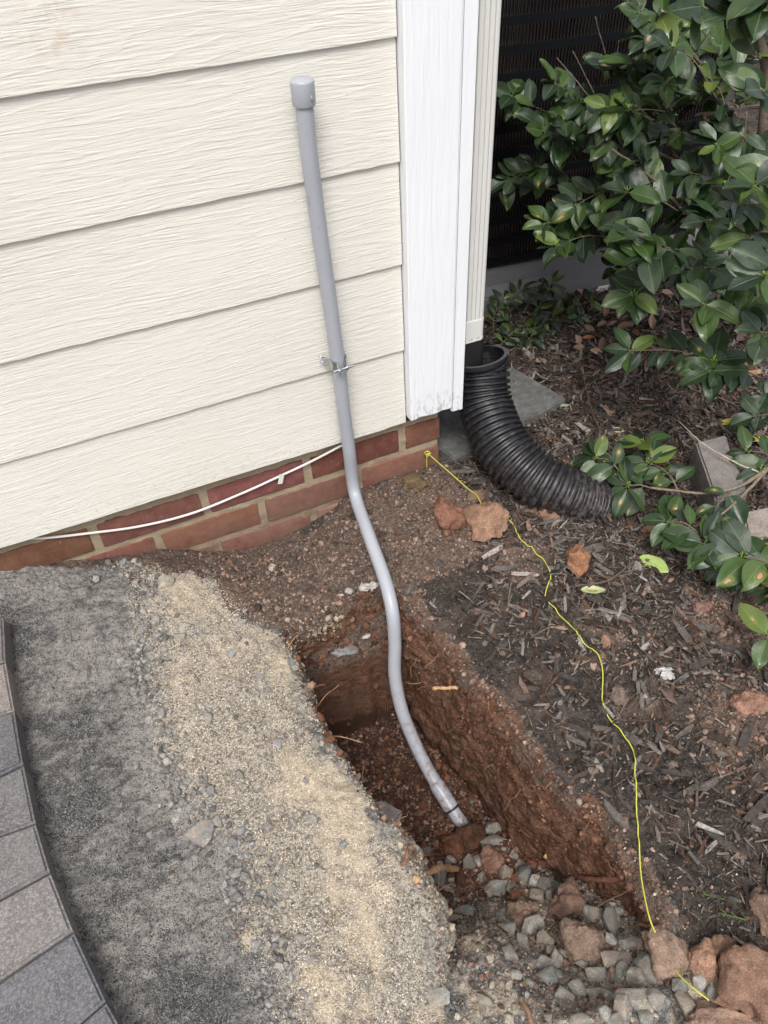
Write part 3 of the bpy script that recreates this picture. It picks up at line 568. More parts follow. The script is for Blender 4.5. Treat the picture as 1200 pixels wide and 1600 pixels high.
# ------------------------------------------------------------------ conduit
RC = .0124
cpts = [ony(474, 150, -.030), ony(483, 240, -.029), ony(496, 340, -.027), ony(512, 450, -.026), ony(529, 570, -.025), ony(537, 640, -.024), ony(545, 700, -.024), ony(554, 770, -.03),
    onz(577, 838, -.125), onz(601, 905, -.145), onz(613, 955, -.175), onz(617, 1005, -.235), onz(617, 1055, -.295), onz(628, 1110, -.352), onz(650, 1165, -.405), onz(676, 1215, -.446), onz(707, 1265, -.478), onz(727, 1294, -.497)]
cc_ = resample(catmull(cpts, 14), .004)
cd = empty('conduit', cc_[-1], 'long grey plastic conduit bent from a capped top on the siding down into the trench', 'conduit')
V, Fc = tube(cc_, RC, 28); under(mesh('pipe', V, Fc, M['pipe']), cd)
T0 = cc_[0]-cc_[6]; T0 /= np.linalg.norm(T0); top_ = cc_[0]+T0*.020
prof = [(-.0312, .0126), (-.031, .0152), (-.0295, .0158), (-.003, .0163), (-.0012, .0159), (0, .0146), (.0022, .010), (.0028, .004), (.003, .0002)]
V, Fc = tube([top_+T0*a for a, _ in prof], [b for _, b in prof], 36, False); under(flat_shade(mesh('end_cap', V, Fc, M['pipe']), 50), cd)
o = MB(); dcam = CAM-top_; dcam -= T0*(dcam@T0); dcam /= np.linalg.norm(dcam); sdv = np.cross(T0, dcam); sdv /= np.linalg.norm(sdv); sdv = sdv if sdv@RT > 0 else -sdv
q = top_-T0*.016+(dcam*.78+sdv*.62)*.0165; qq = top_-T0*.024+(dcam*.78+sdv*.62)*.0165
o.tube([q, (q+qq)/2+(dcam*.6+sdv*.5)*.0014, qq], [.0003, .0012, .0003], 8); under(o.build('mould_nub', M['pipe']), cd)
# bell end and gasket
i0 = np.argmin(np.linalg.norm(cc_-onz(680, 1222, -.450), axis=1)); i1 = np.argmin(np.linalg.norm(cc_-onz(707, 1265, -.478), axis=1))
seg = cc_[i0:i1+1]; rr_ = np.full(len(seg), .0150); rr_[0] = .0125; rr_[1] = .0135; rr_[2] = .0145
V, Fc = tube(seg, rr_, 28); under(mesh('coupling', V, Fc, M['pipe']), cd)
V, Fc = tube(cc_[i1-1:i1+1], .0158, 28); under(mesh('gasket', V, Fc, M['ring']), cd)
# the clamp round the conduit
ck_ = ony(528, 566, -.025); kk = np.argmin(np.linalg.norm(cc_-ck_, axis=1)); ck_ = cc_[kk]; Tz = cc_[kk-2]-cc_[kk+2]; Tz /= np.linalg.norm(Tz); Yv = np.array([0, -1, 0])-Tz*(-Tz[1]); Yv /= np.linalg.norm(Yv); Xv = np.cross(Yv, Tz); Xv = Xv if Xv[0] > 0 else -Xv
cl = empty('pipe_clamp', ck_, 'zinc plated steel clamp bolted round the grey conduit at the second siding lap', 'clamp')
for sg in (-1, 1):
    V = []; Fc = []
    path = [(-.036*1.0, -.9)]; pts = []
    pts = [(sg*.021, -.020), (sg*.0185, -.012)]+[(sg*.0146*math.sin(a), -.0146*math.cos(a)) for a in np.linspace(R(70), R(150), 9)]+[(sg*.0050, .019), (sg*.0047, .029)]
    hw = [.004, .0075]+[.0085]*9+[.0065, .0058]
    for (a, b_), h_ in zip(pts, hw):
        for t in (-1, 1):
            for th in (0, .0012): n2 = np.array([a, b_])/max(1e-6, math.hypot(a, b_)); V.append(ck_+Xv*(a+n2[0]*th)+Yv*(b_+n2[1]*th)+Tz*(t*h_))
    for i in range(len(pts)-1):
        a = i*4; b_ = a+4; Fc += [(a, a+2, b_+2, b_), (a+1, b_+1, b_+3, a+3), (a, b_, b_+1, a+1), (a+2, a+3, b_+3, b_+2)]
    Fc += [(0, 1, 3, 2), (len(V)-4, len(V)-2, len(V)-1, len(V)-3)]
    under(mesh('strap_half', V, Fc, M['metal'], smooth=False), cl)
bc = ck_+Yv*.024
o = MB(); P_ = [bc-Xv*.017, bc+Xv*.019]; PP = resample(np.array(P_), .0006); o.tube(PP, .0021+.00025*np.cos(np.arange(len(PP))*math.pi), 12); under(o.build('bolt', M['metal']), cl)
o = MB(); o.tube([bc-Xv*.0095, bc-Xv*.0056], .0046, 6); under(o.build('nut', M['metal'], smooth=False), cl)
o = MB(); o.tube([bc+Xv*.0056, bc+Xv*.0062, bc+Xv*.0082, bc+Xv*.009], [.0042, .0045, .0042, .002], 16); under(o.build('bolt_head', M['metal']), cl)
o = MB(); o.box(ck_+np.array([-.024, .0, -.006]), ck_+np.array([.024, .012, .014])); 
o = MB(); o.tube([ck_-Xv*.018-Yv*.018+Tz*.004, ck_-Xv*.026-Yv*.019+Tz*.008], [.0012, .0014], 6); o.tube([ck_-Xv*.019-Yv*.018-Tz*.003, ck_-Xv*.027-Yv*.019-Tz*.004], [.0010, .0010], 6); under(o.build('wall_screw', M['metal']), cl)

# ------------------------------------------------------------------ white cable with tag
wp = catmull([ony(-60, 830, .022), ony(10, 838, .018), ony(60, 841, .016), ony(140, 833, .015), ony(220, 822, .016), ony(300, 802, .016), ony(380, 770, .015), ony(437, 744, .014), ony(480, 724, .013), ony(528, 699, .009), ony(560, 680, .012)], 10)
wc = empty('wire', wp[0], 'thin white cable sagging along the brick under the siding, with a small white tag', 'cable')
V, Fc = tube(resample(wp, .004), .0024, 10); under(mesh('cable', V, Fc, M['white']), wc)
tc = ony(438, 747, .009); o = MB(); ta = R(18); rt = np.array([[math.cos(ta), 0, -math.sin(ta)*-1], [0, 1, 0], [-math.sin(ta), 0, math.cos(ta)]])
rt = np.array([[math.cos(ta), 0, math.sin(ta)], [0, 1, 0], [-math.sin(ta), 0, math.cos(ta)]])
tcc = tc+np.array([.0010, 0, -.003]); o.box(tcc-np.array([.0048, .0006, .0115]), tcc+np.array([.0048, .0006, .0115]), rot=rt, bev=.0004); tg = under(o.build('cable_tag', M['white'], smooth=False), wc)
o = MB()
for dx, dz, w_, h_ in ((-.0018, -.0035, .0004, .0020), (0, -.0030, .0018, .0004), (.0002, -.0056, .0018, .0004), (.0018, -.0048, .0004, .0009), (0, .002, .0016, .00025)):
    c = tcc+rt@np.array([dx, -.0008, dz]); o.box(c-np.array([w_, .0001, h_]), c+np.array([w_, .0001, h_]), rot=rt)
mk_ = under(o.build('tag_mark', M['ink'], smooth=False), wc); mk_.parent = tg; mk_.matrix_parent_inverse = Matrix.Translation(-wc.location)

# ------------------------------------------------------------------ pavers
RJ = [(7, 960-60), (4, 962), (7, 1033), (21, 1110), (35, 1194), (54, 1286), (77, 1363), (113, 1455), (164, 1565), (214, 1655), (275, 1745)]
LJ = [(-20, 900), (-10, 962), (0, 1035), (0, 1117), (0, 1211), (0, 1305), (0, 1405), (0, 1532), (60, 1655), (100, 1770), (150, 1900)]
desc = ['', 'brown grey paver highest on the left edge, only its corner in view', 'pale brown paver with a scuffed face near the top left edge', 'narrow charcoal paver below the pale brown one', 'mid grey paver between the charcoal paver and the dusty brown one', 'dusty grey brown paver with a rough pitted face', 'light greyish brown paver speckled with sand', 'smooth blue grey paver, the largest in the lower left', 'dark paver cut off by the bottom edge of the picture', 'hidden paver beyond the bottom edge']
pcol = [(.1, .1, .1), (.15, .14, .135), (.23, .20, .185), (.115, .113, .12), (.145, .14, .14), (.16, .152, .15), (.20, .187, .18), (.135, .134, .146), (.12, .12, .13), (.12, .12, .12)]
for i in range(1, 9):
    z = -.040
    a, b_ = onz(*RJ[i], z), onz(*RJ[i+1], z); la, lb = onz(*LJ[i], z), onz(*LJ[i+1], z)
    da = (la-a); da = da/np.linalg.norm(da) if np.linalg.norm(da) > .012 else np.array([-1, 0, 0]); db = (lb-b_); db = db/np.linalg.norm(db) if np.linalg.norm(db) > .012 else np.array([-1, 0, 0])
    if i <= 2: da = np.array([-.999, .03, 0]); 
    if i == 1: db = da
    e = (b_-a)/np.linalg.norm(b_-a); g_ = .0015
    top = [a+e*g_, b_-e*g_, b_-e*g_+db*.2, a+e*g_+da*.2]; bm = bmesh.new(); dz = random.uniform(-.0015, .0015)
    vt = [bm.verts.new((p[0], p[1], z+dz)) for p in top]; vb = [bm.verts.new((p[0], p[1], z-.058)) for p in top]
    bm.faces.new(vt[::-1] if False else vt); bm.faces.new(vb[::-1])
    for j in range(4): bm.faces.new((vt[j], vb[j], vb[(j+1) % 4], vt[(j+1) % 4]))
    bmesh.ops.recalc_face_normals(bm, faces=bm.faces[:])
    te = [e_ for e_ in bm.edges if all(v.co.z > z-.01 for v in e_.verts)]; bmesh.ops.bevel(bm, geom=te, offset=.0035, segments=3, affect='EDGES')
    bmesh.ops.subdivide_edges(bm, edges=bm.edges[:], cuts=0)
    me = bpy.data.meshes.new('paver'); bm.to_mesh(me); bm.free(); me.materials.append(M['paver']); o = bpy.data.objects.new('paver', me); COL.objects.link(o)
    ca = me.color_attributes.new('col', 'FLOAT_COLOR', 'POINT'); ca.data.foreach_set('color', np.tile((*pcol[i], 1), (len(me.vertices), 1)).astype(np.float32).ravel()); flat_shade(o, 30)
    tag(o, desc[i], 'paver', 'soldier course of pavers along the left edge')
o = MB(); o.box((-3.5, -3, -.1), (-1.17, .018, -.043)); tag(o.build('patio', [M['paver']], smooth=False, col=True), kind='structure')
c = bpy.data.objects['patio'].data.color_attributes['col'].data; c.foreach_set('color', np.tile((.14, .135, .13, 1), (len(c), 1)).astype(np.float32).ravel())

# ------------------------------------------------------------------ slab, air conditioner, blocks
def slab(name, c4, z, th, mat, *a, tilt=(0, 0), bev=.003):
    bm = bmesh.new(); cx = sum(p[0] for p in c4)/4; cy = sum(p[1] for p in c4)/4
    f = lambda p, d: (p[0], p[1], z+d+tilt[0]*(p[0]-cx)+tilt[1]*(p[1]-cy))
    vt = [bm.verts.new(f(p, 0)) for p in c4]; vb = [bm.verts.new(f(p, -th)) for p in c4]; bm.faces.new(vt); bm.faces.new(vb[::-1])
    for j in range(4): bm.faces.new((vt[j], vb[j], vb[(j+1) % 4], vt[(j+1) % 4]))
    bmesh.ops.recalc_face_normals(bm, faces=bm.faces[:]); bmesh.ops.bevel(bm, geom=bm.edges[:], offset=bev, segments=2, affect='EDGES')
    me = bpy.data.meshes.new(name); bm.to_mesh(me); bm.free(); me.materials.append(mat); o = bpy.data.objects.new(name, me); COL.objects.link(o); return tag(flat_shade(o, 30), *a)
z = -.136
c4 = [onz(710, 717, z)[:2], onz(885, 622, z)[:2], onz(800, 572, z)[:2]]; c4 = [np.array(c) for c in c4]; c4.append(c4[0]+c4[2]-c4[1])
slab('stone_slab', c4, z, .035, M['slab'], 'flat weathered grey stone slab under the corrugated drain pipe', 'stone slab')
ang = R(-7); ca, sa = math.cos(ang), math.sin(ang); O = np.array([.30, .60]); loc = lambda x, y: (O[0]+x*ca-y*sa, O[1]+x*sa+y*ca)
slab('concrete_pad', [loc(-.25, -.085), loc(.80, -.085), loc(.80, .85), loc(-.25, .85)], -.098, .10, M['concrete'], 'flat grey concrete pad under the air conditioner', 'concrete pad', bev=.006)
ac = empty('air_conditioner', (*loc(.3, .3), -.098), 'dark air conditioner with black louvred coil guard behind the shrub', 'air conditioner')
def acb(name, boxes, mat):
    o = MB()
    for a, b_ in boxes:
        o.box((a[0], a[1], a[2]), (b_[0], b_[1], b_[2]), bev=.0)
    V = np.vstack(o.V); V2 = V.copy(); V2[:, 0] = O[0]+V[:, 0]*ca-V[:, 1]*sa; V2[:, 1] = O[1]+V[:, 0]*sa+V[:, 1]*ca; return under(mesh(name, V2, o.F, mat, smooth=False), ac)
WX = .72
acb('base_pan', [((-.16, -.028, -.0975), (WX+.012, .70, -.062))], M['concrete'])
acb('corner_post', [((WX-.03, -.012, -.0615), (WX, .02, .80))], m_plain('grey_painted_steel', (.07, .072, .08), .5)); acb('corner_post', [((-.16, -.012, -.0615), (-.13, .02, .80))], M['acdark'])
acb('coil', [((-.12, .022, -.0605), (WX-.03, .04, .79)), ((WX-.02, .022, -.0605), (WX-.004, .66, .79))], M['fin'])
acb('coil_fin_bank', [((x, .016, -.06), (x+.0012, .0215, .79)) for x in np.arange(-.12, WX-.035, .0042)], M['fin'])
acb('louvre_guard', [((x, -.004, -.058), (x+.0015, .000, .79)) for x in np.arange(-.125, WX-.035, .0085)]+[((-.128, -.010, z), (WX-.0315, -.0045, z+.018)) for z in np.arange(-.05, .79, .056)]+[((WX+.001, .03, z), (WX+.006, .66, z+.014)) for z in np.arange(-.05, .79, .056)], M['acdark'])
acb('top_cover', [((-.17, -.02, .801), (WX+.01, .70, .84))], M['acdark'])
o = MB(); a = ony(955, 448, .49); 
lb = np.array([onz(954, 449, -.14), onz(976, 440, -.14)])
p0_ = np.array([*loc(0, -.0855), 0]); nn_ = np.array([sa, -ca, 0]); dr_ = ray(940, 452); pt_ = CAM+dr_*(((p0_-CAM)@nn_)/(dr_@nn_)); tx_ = np.array([ca, sa, 0]); tz_ = np.array([0, 0, 1.0])
def on_face(name, quads, off, mat):
    V = []; Fc = []
    for (x0, z0, x1, z1) in quads:
        k_ = len(V); V += [pt_+nn_*off+tx_*a+tz_*b_ for a, b_ in ((x0, z0), (x1, z0+.0008), (x1, z1), (x0, z1-.001))]+[pt_-nn_*.0005+tx_*a+tz_*b_ for a, b_ in ((x0, z0), (x1, z0), (x1, z1), (x0, z1))]; Fc += [(k_, k_+1, k_+2, k_+3)]+[(k_+j, k_+4+j, k_+4+(j+1) % 4, k_+(j+1) % 4) for j in range(4)]
    return mesh(name, V, Fc, mat, smooth=False)
stk = on_face('torn_sticker', [(-.012, -.010, .020, .010), (-.017, -.006, -.0121, .004)], .0012, M['white']); tag(stk, 'small torn white sticker with faint brown marks on the pad edge', 'sticker')
ik = on_face('faint_print', [(-.004, -.004, -.0025, .006), (.000, -.004, .0012, .004), (.004, .001, .010, .0025), (.006, -.005, .0072, .005), (-.008, -.007, .006, -.006)], .0018, m_plain('brown_ink', (.20, .09, .07), .8)); ik.parent = stk
rv = random.Random(3)
def block(name, top4, zt_, h_, col, *a, jit=.002, tiltdir=(0, 0)):
    V = []; n = 8; bm = bmesh.new(); c4 = [np.array(p) for p in top4]; cx = sum(c4)/4
    f = lambda p, d: (p[0], p[1], zt_+d+tiltdir[0]*(p[0]-cx[0])+tiltdir[1]*(p[1]-cx[1]))
    vt = [bm.verts.new(f(p, 0)) for p in c4]; vb = [bm.verts.new(f(p, -h_)) for p in c4]; bm.faces.new(vt); bm.faces.new(vb[::-1])
    for j in range(4): bm.faces.new((vt[j], vb[j], vb[(j+1) % 4], vt[(j+1) % 4]))
    bmesh.ops.recalc_face_normals(bm, faces=bm.faces[:]); bmesh.ops.bevel(bm, geom=bm.edges[:], offset=.004, segments=2, affect='EDGES'); bmesh.ops.subdivide_edges(bm, edges=bm.edges[:], cuts=3, use_grid_fill=True)
    for v in bm.verts:
        p = np.array(v.co); d = jit*float(fbm(np.array([p[0]*40]), np.array([p[1]*40]), np.array([p[2]*40]), 3, 15)[0]); v.co += v.normal*d
    me = bpy.data.meshes.new(name); bm.to_mesh(me); bm.free(); me.materials.append(M['blockm']); o = bpy.data.objects.new(name, me); COL.objects.link(o)
    ca_ = me.color_attributes.new('col', 'FLOAT_COLOR', 'POINT'); ca_.data.foreach_set('color', np.tile((*col, 1), (len(me.vertices), 1)).astype(np.float32).ravel()); return tag(flat_shade(o, 32), *a)
z = -.085; p0, p1, p2 = onz(1085, 694, z)[:2], onz(1120, 780, z)[:2], onz(1172, 765, z)[:2]
block('stone_block', [p0, p1, p2, p0+(p2-p1)], z, .09, (.20, .18, .17), 'squared grey brown stone block half sunk in the mulch by the shrub stems', 'stone block', tiltdir=(-.05, .12))
z = -.11; block('stone_block', [onz(1160, 802, z)[:2], onz(1172, 838, z)[:2], onz(1260, 830, z)[:2], onz(1250, 785, z)[:2]], z, .06, (.27, .23, .20), 'pale split stone block at the right edge below the taller block', 'stone block', tiltdir=(.1, .2))
fz = gtop(*onz(605, 1272, -.48)[:2])+.022
q = [onz(u, v, fz)[:2] for u, v in [(583, 1262), (612, 1298), (630, 1268), (598, 1246)]]
block('concrete_lump', q, fz, .03, (.31, .28, .27), 'angular pale concrete lump on the trench floor left of the conduit end', 'concrete lump', jit=.004)

# ------------------------------------------------------------------ rocks
def ico(sub):
    bm = bmesh.new(); bmesh.ops.create_icosphere(bm, subdivisions=sub, radius=1); bm.verts.ensure_lookup_table(); V = np.array([v.co[:] for v in bm.verts]); Fc = np.array([[v.index for v in f.verts] for f in bm.faces]); bm.free(); return V, Fc
ICO = {k: ico(k) for k in (1, 2, 3, 4)}
def rotm(r):
    q = r.normal(size=4); q /= np.linalg.norm(q); a, b, c, d = q
    return np.array([[1-2*(c*c+d*d), 2*(b*c-a*d), 2*(b*d+a*c)], [2*(b*c+a*d), 1-2*(b*b+d*d), 2*(c*d-a*b)], [2*(b*d-a*c), 2*(c*d+a*b), 1-2*(b*b+c*c)]])
def rockshape(seed, sub=3, planes=9, rough=.10, sharp=.85):
    r = np.random.default_rng(seed); V, Fc = ICO[sub]; Nv = r.normal(size=(planes, 3)); Nv /= np.linalg.norm(Nv, axis=1)[:, None]; D = r.uniform(.62, .95, planes)
    dt_ = np.maximum(V@Nv.T, 1e-3); rad = np.minimum((D/dt_), 1.15).min(1); rad = 1-(1-rad)*sharp; s = seed % 97
    rad = rad*(1+rough*fbm(V[:, 0]*2.3+s, V[:, 1]*2.3, V[:, 2]*2.3, 5, s)*(.8 if rough > .15 else 1)+(.05*fbm(V[:, 0]*11, V[:, 1]*11, V[:, 2]*11, 3, s+1) if rough > .15 else 0)); return V*rad[:, None], Fc
HULLS = []
for k_ in range(22):
    q_ = np.random.default_rng(700+k_); bm = bmesh.new(); D_ = q_.normal(size=(13, 3)); D_ /= np.linalg.norm(D_, axis=1)[:, None]; D_ *= q_.uniform(.8, 1.05, (13, 1))
    for d_ in D_: bm.verts.new(d_)
    rz = bmesh.ops.convex_hull(bm, input=bm.verts[:]); bmesh.ops.delete(bm, geom=[e for e in bm.verts if not e.link_faces], context='VERTS')
    bmesh.ops.bevel(bm, geom=bm.edges[:], offset=.055, segments=2, affect='EDGES', profile=.5); bmesh.ops.triangulate(bm, faces=bm.faces[:]); bmesh.ops.subdivide_edges(bm, edges=bm.edges[:], cuts=1); bmesh.ops.triangulate(bm, faces=bm.faces[:])
    bm.verts.index_update(); Vh = np.array([v.co[:] for v in bm.verts]); Vh = Vh*(1+.035*fbm(Vh[:, 0]*3+k_, Vh[:, 1]*3, Vh[:, 2]*3, 3, k_))[:, None]; HULLS.append((Vh, np.array([[v.index for v in f.verts] for f in bm.faces]))); bm.free()
def rock(name, u, v, wpx, hpx, col, mat, seed, *a, planes=9, rough=.10, sub=3, lift=.25, ang=None, flat=.7, p=None, **k):
    V, Fc = rockshape(seed, sub, planes, rough) if rough > .15 else HULLS[(seed*7) % 22]; r = np.random.default_rng(seed+5); V = V if rough > .15 else V@rotm(r).T
    p = onground(u, v+hpx*.12) if p is None else np.asarray(p)
    wx = pxsize(p, wpx)/2; hy = pxsize(p, hpx)/2
    ax = RT-np.array([0, 0, RT[2]]); ax /= np.linalg.norm(ax); ay = np.array([-ax[1], ax[0], 0])
    th = r.uniform(-.4, .4) if ang is None else ang; c_, s_ = math.cos(th), math.sin(th)
    hz = min(wx, hy)*flat*1.1; el = abs((p-CAM)[2])/np.linalg.norm(p-CAM); hyw = min(hy*.90/max(.55, el), wx*2.2); wx *= .94
    Vl = V@np.diag([1, 1, 1]); Vr = np.stack([V[:, 0]*c_-V[:, 1]*s_, V[:, 0]*s_+V[:, 1]*c_, V[:, 2]], 1)
    Wd = Vr[:, :1]*wx*ax+Vr[:, 1:2]*hyw*ay+Vr[:, 2:]*np.array([0, 0, hz]); cz = p+np.array([0, 0, hz*lift])
    cl_ = np.tile(col, (len(V), 1))*(1+.22*fbm(V[:, 0]*3, V[:, 1]*3, V[:, 2]*3, 3, seed % 31))[:, None]
    o = mesh(name, Wd, Fc, mat, col=cl_); o.location = cz; flat_shade(o, 38 if rough < .11 else 60); return tag(o, *a, **k)
CL = (.29, .155, .10)
big = [(704, 802, 46, 62, (.25, .125, .085), 'upright rough orange brown rock left of the rock on the yellow string'),
    (763, 814, 66, 62, (.31, .185, .125), 'rounded tan rock holding down the yellow string near the house corner'),
    (852, 800, 48, 42, (.28, .165, .12), 'small reddish rock in front of the buried drain pipe'),
    (745, 774, 42, 18, (.22, .14, .10), 'thin bark coloured stone the yellow string passes over'),
    (899, 876, 38, 44, (.30, .15, .085), 'bright orange brown stone right of the yellow string'),
    (652, 757, 46, 28, (.17, .12, .07), 'mossy brown clod against the foot of the brick corner'),
    (1038, 1480, 62, 70, (.34, .235, .18), 'pinkish tan rock pinning the yellow string at the trench foot'),
    (1098, 1500, 46, 48, (.36, .215, .15), 'folded brown clod right of the rock that pins the string'),
    (1124, 1478, 44, 34, (.20, .12, .08), 'dark brown clod behind the folded clod'),
    (1172, 1528, 84, 92, (.26, .155, .11), 'large reddish rock at the lower right edge'),
    (1130, 1592, 100, 46, (.33, .22, .165), 'broad reddish rock at the bottom edge under the large one'),
    (1204, 1425, 40, 56, (.20, .135, .10), 'brown clod cut by the right edge above the large reddish rock'),
    (912, 1476, 66, 66, (.25, .175, .135), 'sand dusted clod, the biggest among the gravel of the trench foot'),
    (889, 1408, 56, 50, (.20, .125, .095), 'brown clod between the trench wall and the gravel'),
    (818, 1428, 50, 40, (.24, .16, .12), 'sandy clod in the middle of the upper gravel'),
    (772, 1342, 38, 42, (.25, .145, .105), 'pinkish brown clod wedged in the gravel below the conduit end'),
    (704, 1318, 36, 42, (.13, .062, .035), 'dark orange clay lump left of the conduit end'),
    (736, 1308, 40, 44, (.09, .045, .028), 'dark brown clay lump under the conduit end'),
    (812, 1398, 32, 22, (.17, .09, .055), 'small rust brown clod above the sandy clod'),
    (838, 1056, 36, 22, (.10, .075, .06), 'dull dark stone lying in the soil left of the string'),
    (968, 1087, 26, 24, (.20, .15, .125), 'greyish pink pebble right of the string in the mulch'),
    (1165, 1098, 56, 36, (.30, .17, .12), 'flat crumbly red clay clod near the right edge'),
    (1096, 952, 34, 24, (.25, .15, .12), 'dull red clod under the shrub leaves'),
    (945, 1002, 16, 20, (.33, .19, .13), 'tiny orange pebble beside the curve of the string'),
    (1040, 1052, 32, 20, (.62, .60, .57), 'crumpled white stone in the mulch')]
for i, (u, v, wp_, hp_, c_, lb_) in enumerate(big):
    sz = max(wp_, hp_); rock('rock' if sz > 40 else 'clod', u, v, wp_, hp_, c_, M['sandyrock'] if i in (6, 9, 10, 12, 14) else M['rock'], 300+i*7, lb_, 'rock' if sz > 40 else 'stone', planes=9, rough=.27, sub=4, lift=.30)
gl = [(463, 248, 50, 50), (470, 285, 70, 40), (402, 345, 40, 60), (425, 335, 30, 50), (430, 375, 25, 35), (498, 365, 35, 45), (472, 405, 65, 45), (520, 410, 40, 45), (553, 370, 55, 60), (575, 388, 45, 35), (603, 398, 35, 50), (580, 423, 40, 40), (517, 318, 25, 25), (530, 340, 30, 25), (325, 380, 35, 60), (350, 335, 30, 30), (283, 308, 45, 30), (355, 490, 50, 25), (390, 470, 50, 40), (480, 485, 30, 40), (503, 520, 60, 45), (573, 515, 65, 65), (540, 553, 45, 50), (608, 548, 45, 65), (505, 580, 45, 45), (735, 470, 50, 50), (785, 495, 65, 80), (780, 550, 35, 45), (845, 553, 80, 40), (800, 595, 85, 50), (880, 630, 80, 90), (745, 640, 60, 50), (812, 640, 50, 60), (850, 650, 55, 50), (855, 698, 110, 50), (815, 722, 50, 55), (805, 757, 60, 40), (600, 610, 50, 40), (610, 640, 50, 60), (630, 600, 40, 50), (660, 580, 40, 30), (445, 700, 45, 40), (430, 730, 25, 40), (315, 695, 65, 40), (690, 672, 50, 40), (660, 692, 50, 40), (700, 757, 60, 30), (975, 720, 60, 60), (1050, 682, 50, 60), (800, 470, 30, 25), (560, 605, 45, 40), (447, 310, 30, 25), (540, 440, 30, 25), (620, 575, 35, 30), (585, 585, 30, 26), (640, 640, 35, 40), (735, 690, 45, 35), (770, 690, 35, 30), (900, 700, 45, 40), (930, 740, 55, 45), (870, 750, 40, 40), (760, 735, 40, 35), (960, 670, 40, 45), (1010, 650, 40, 40), (700, 615, 40, 35), (655, 650, 35, 35), (560, 660, 35, 30), (520, 640, 35, 28), (490, 470, 25, 22), (460, 450, 30, 22), (430, 420, 25, 20), (340, 410, 28, 25), (370, 440, 30, 22), (560, 300, 20, 18), (495, 300, 24, 20), (615, 425, 25, 25), (630, 400, 22, 22)]
GT = [(.22, .225, .205), (.27, .265, .245), (.16, .17, .16), (.33, .315, .285), (.19, .185, .175), (.25, .215, .18)]
for i, (a, b_, w_, h_) in enumerate(gl):
    u, v = 500+a/1.714, 1150+b_/1.714; c_ = GT[i % 6]; named = {34: 'long pale gravel stone with dark pits near the bottom of the gravel', 26: 'tall streaked grey gravel stone standing behind the others', 30: 'long slanting grey stone beside the rock that pins the string'}.get(i)
    rock('gravel_stone', u, v, w_/1.714*1.22, h_/1.714*1.22, c_, M['gravels'] if (v > 1440 and i % 3) else M['gravel'], 900+i*3, named or '%s %s gravel stone %s' % (['dull grey', 'light grey', 'dark greenish grey', 'pale', 'mid grey', 'tan grey'][i % 6], 'large' if max(w_, h_) > 58 else ('medium' if max(w_, h_) > 38 else 'small'), ('at the bottom edge near the broad reddish rock' if u > 900 else 'at the sandy bottom edge of the trench foot') if v > 1545 else (('beside the rock that pins the string' if u > 940 else ('around the big sand dusted clod' if u > 850 else 'on the pale mud left of the big clod')) if v > 1440 else ('against the right trench wall' if u > 815 else ('under the conduit end' if v < 1345 else ('left of the upper gravel' if u < 730 else 'in the middle of the dark slope'))))), 'gravel stone', 'gravel stones in the trench foot', planes=8, rough=.06, sub=3, lift=.40, flat=.62)
r = np.random.default_rng(12); k = 0
while k < 90:
    x, y = r.uniform(-.45, -.2), r.uniform(-1.04, -.62)
    if sdf(np.array([x]), np.array([y]), TP)[0] > -.012: continue
    p = np.array([x, y, gtop(x, y)]); s = r.uniform(7, 17); rock('pebble', 0, 0, s, s*r.uniform(.6, 1), GT[k % 5] if k % 3 else (.22, .15, .11), M['gravels'], 4000+k, '%s pebble in the gaps %s' % (['tiny brown', 'dull grey', 'pale grey', 'brown', 'dark grey', 'light'][k % 6] if k % 3 else ['reddish brown', 'rusty'][k % 2], 'between the lowest gravel stones' if y < -.93 else 'around the big sand dusted clod' if y < -.86 else 'among the middle gravel stones' if y < -.78 else 'under the conduit end' if y < -.70 else 'on the dark trench floor beside the conduit'), 'pebble', 'small pebbles among the gravel', planes=9, rough=.08, sub=2, lift=.3, p=p); k += 1
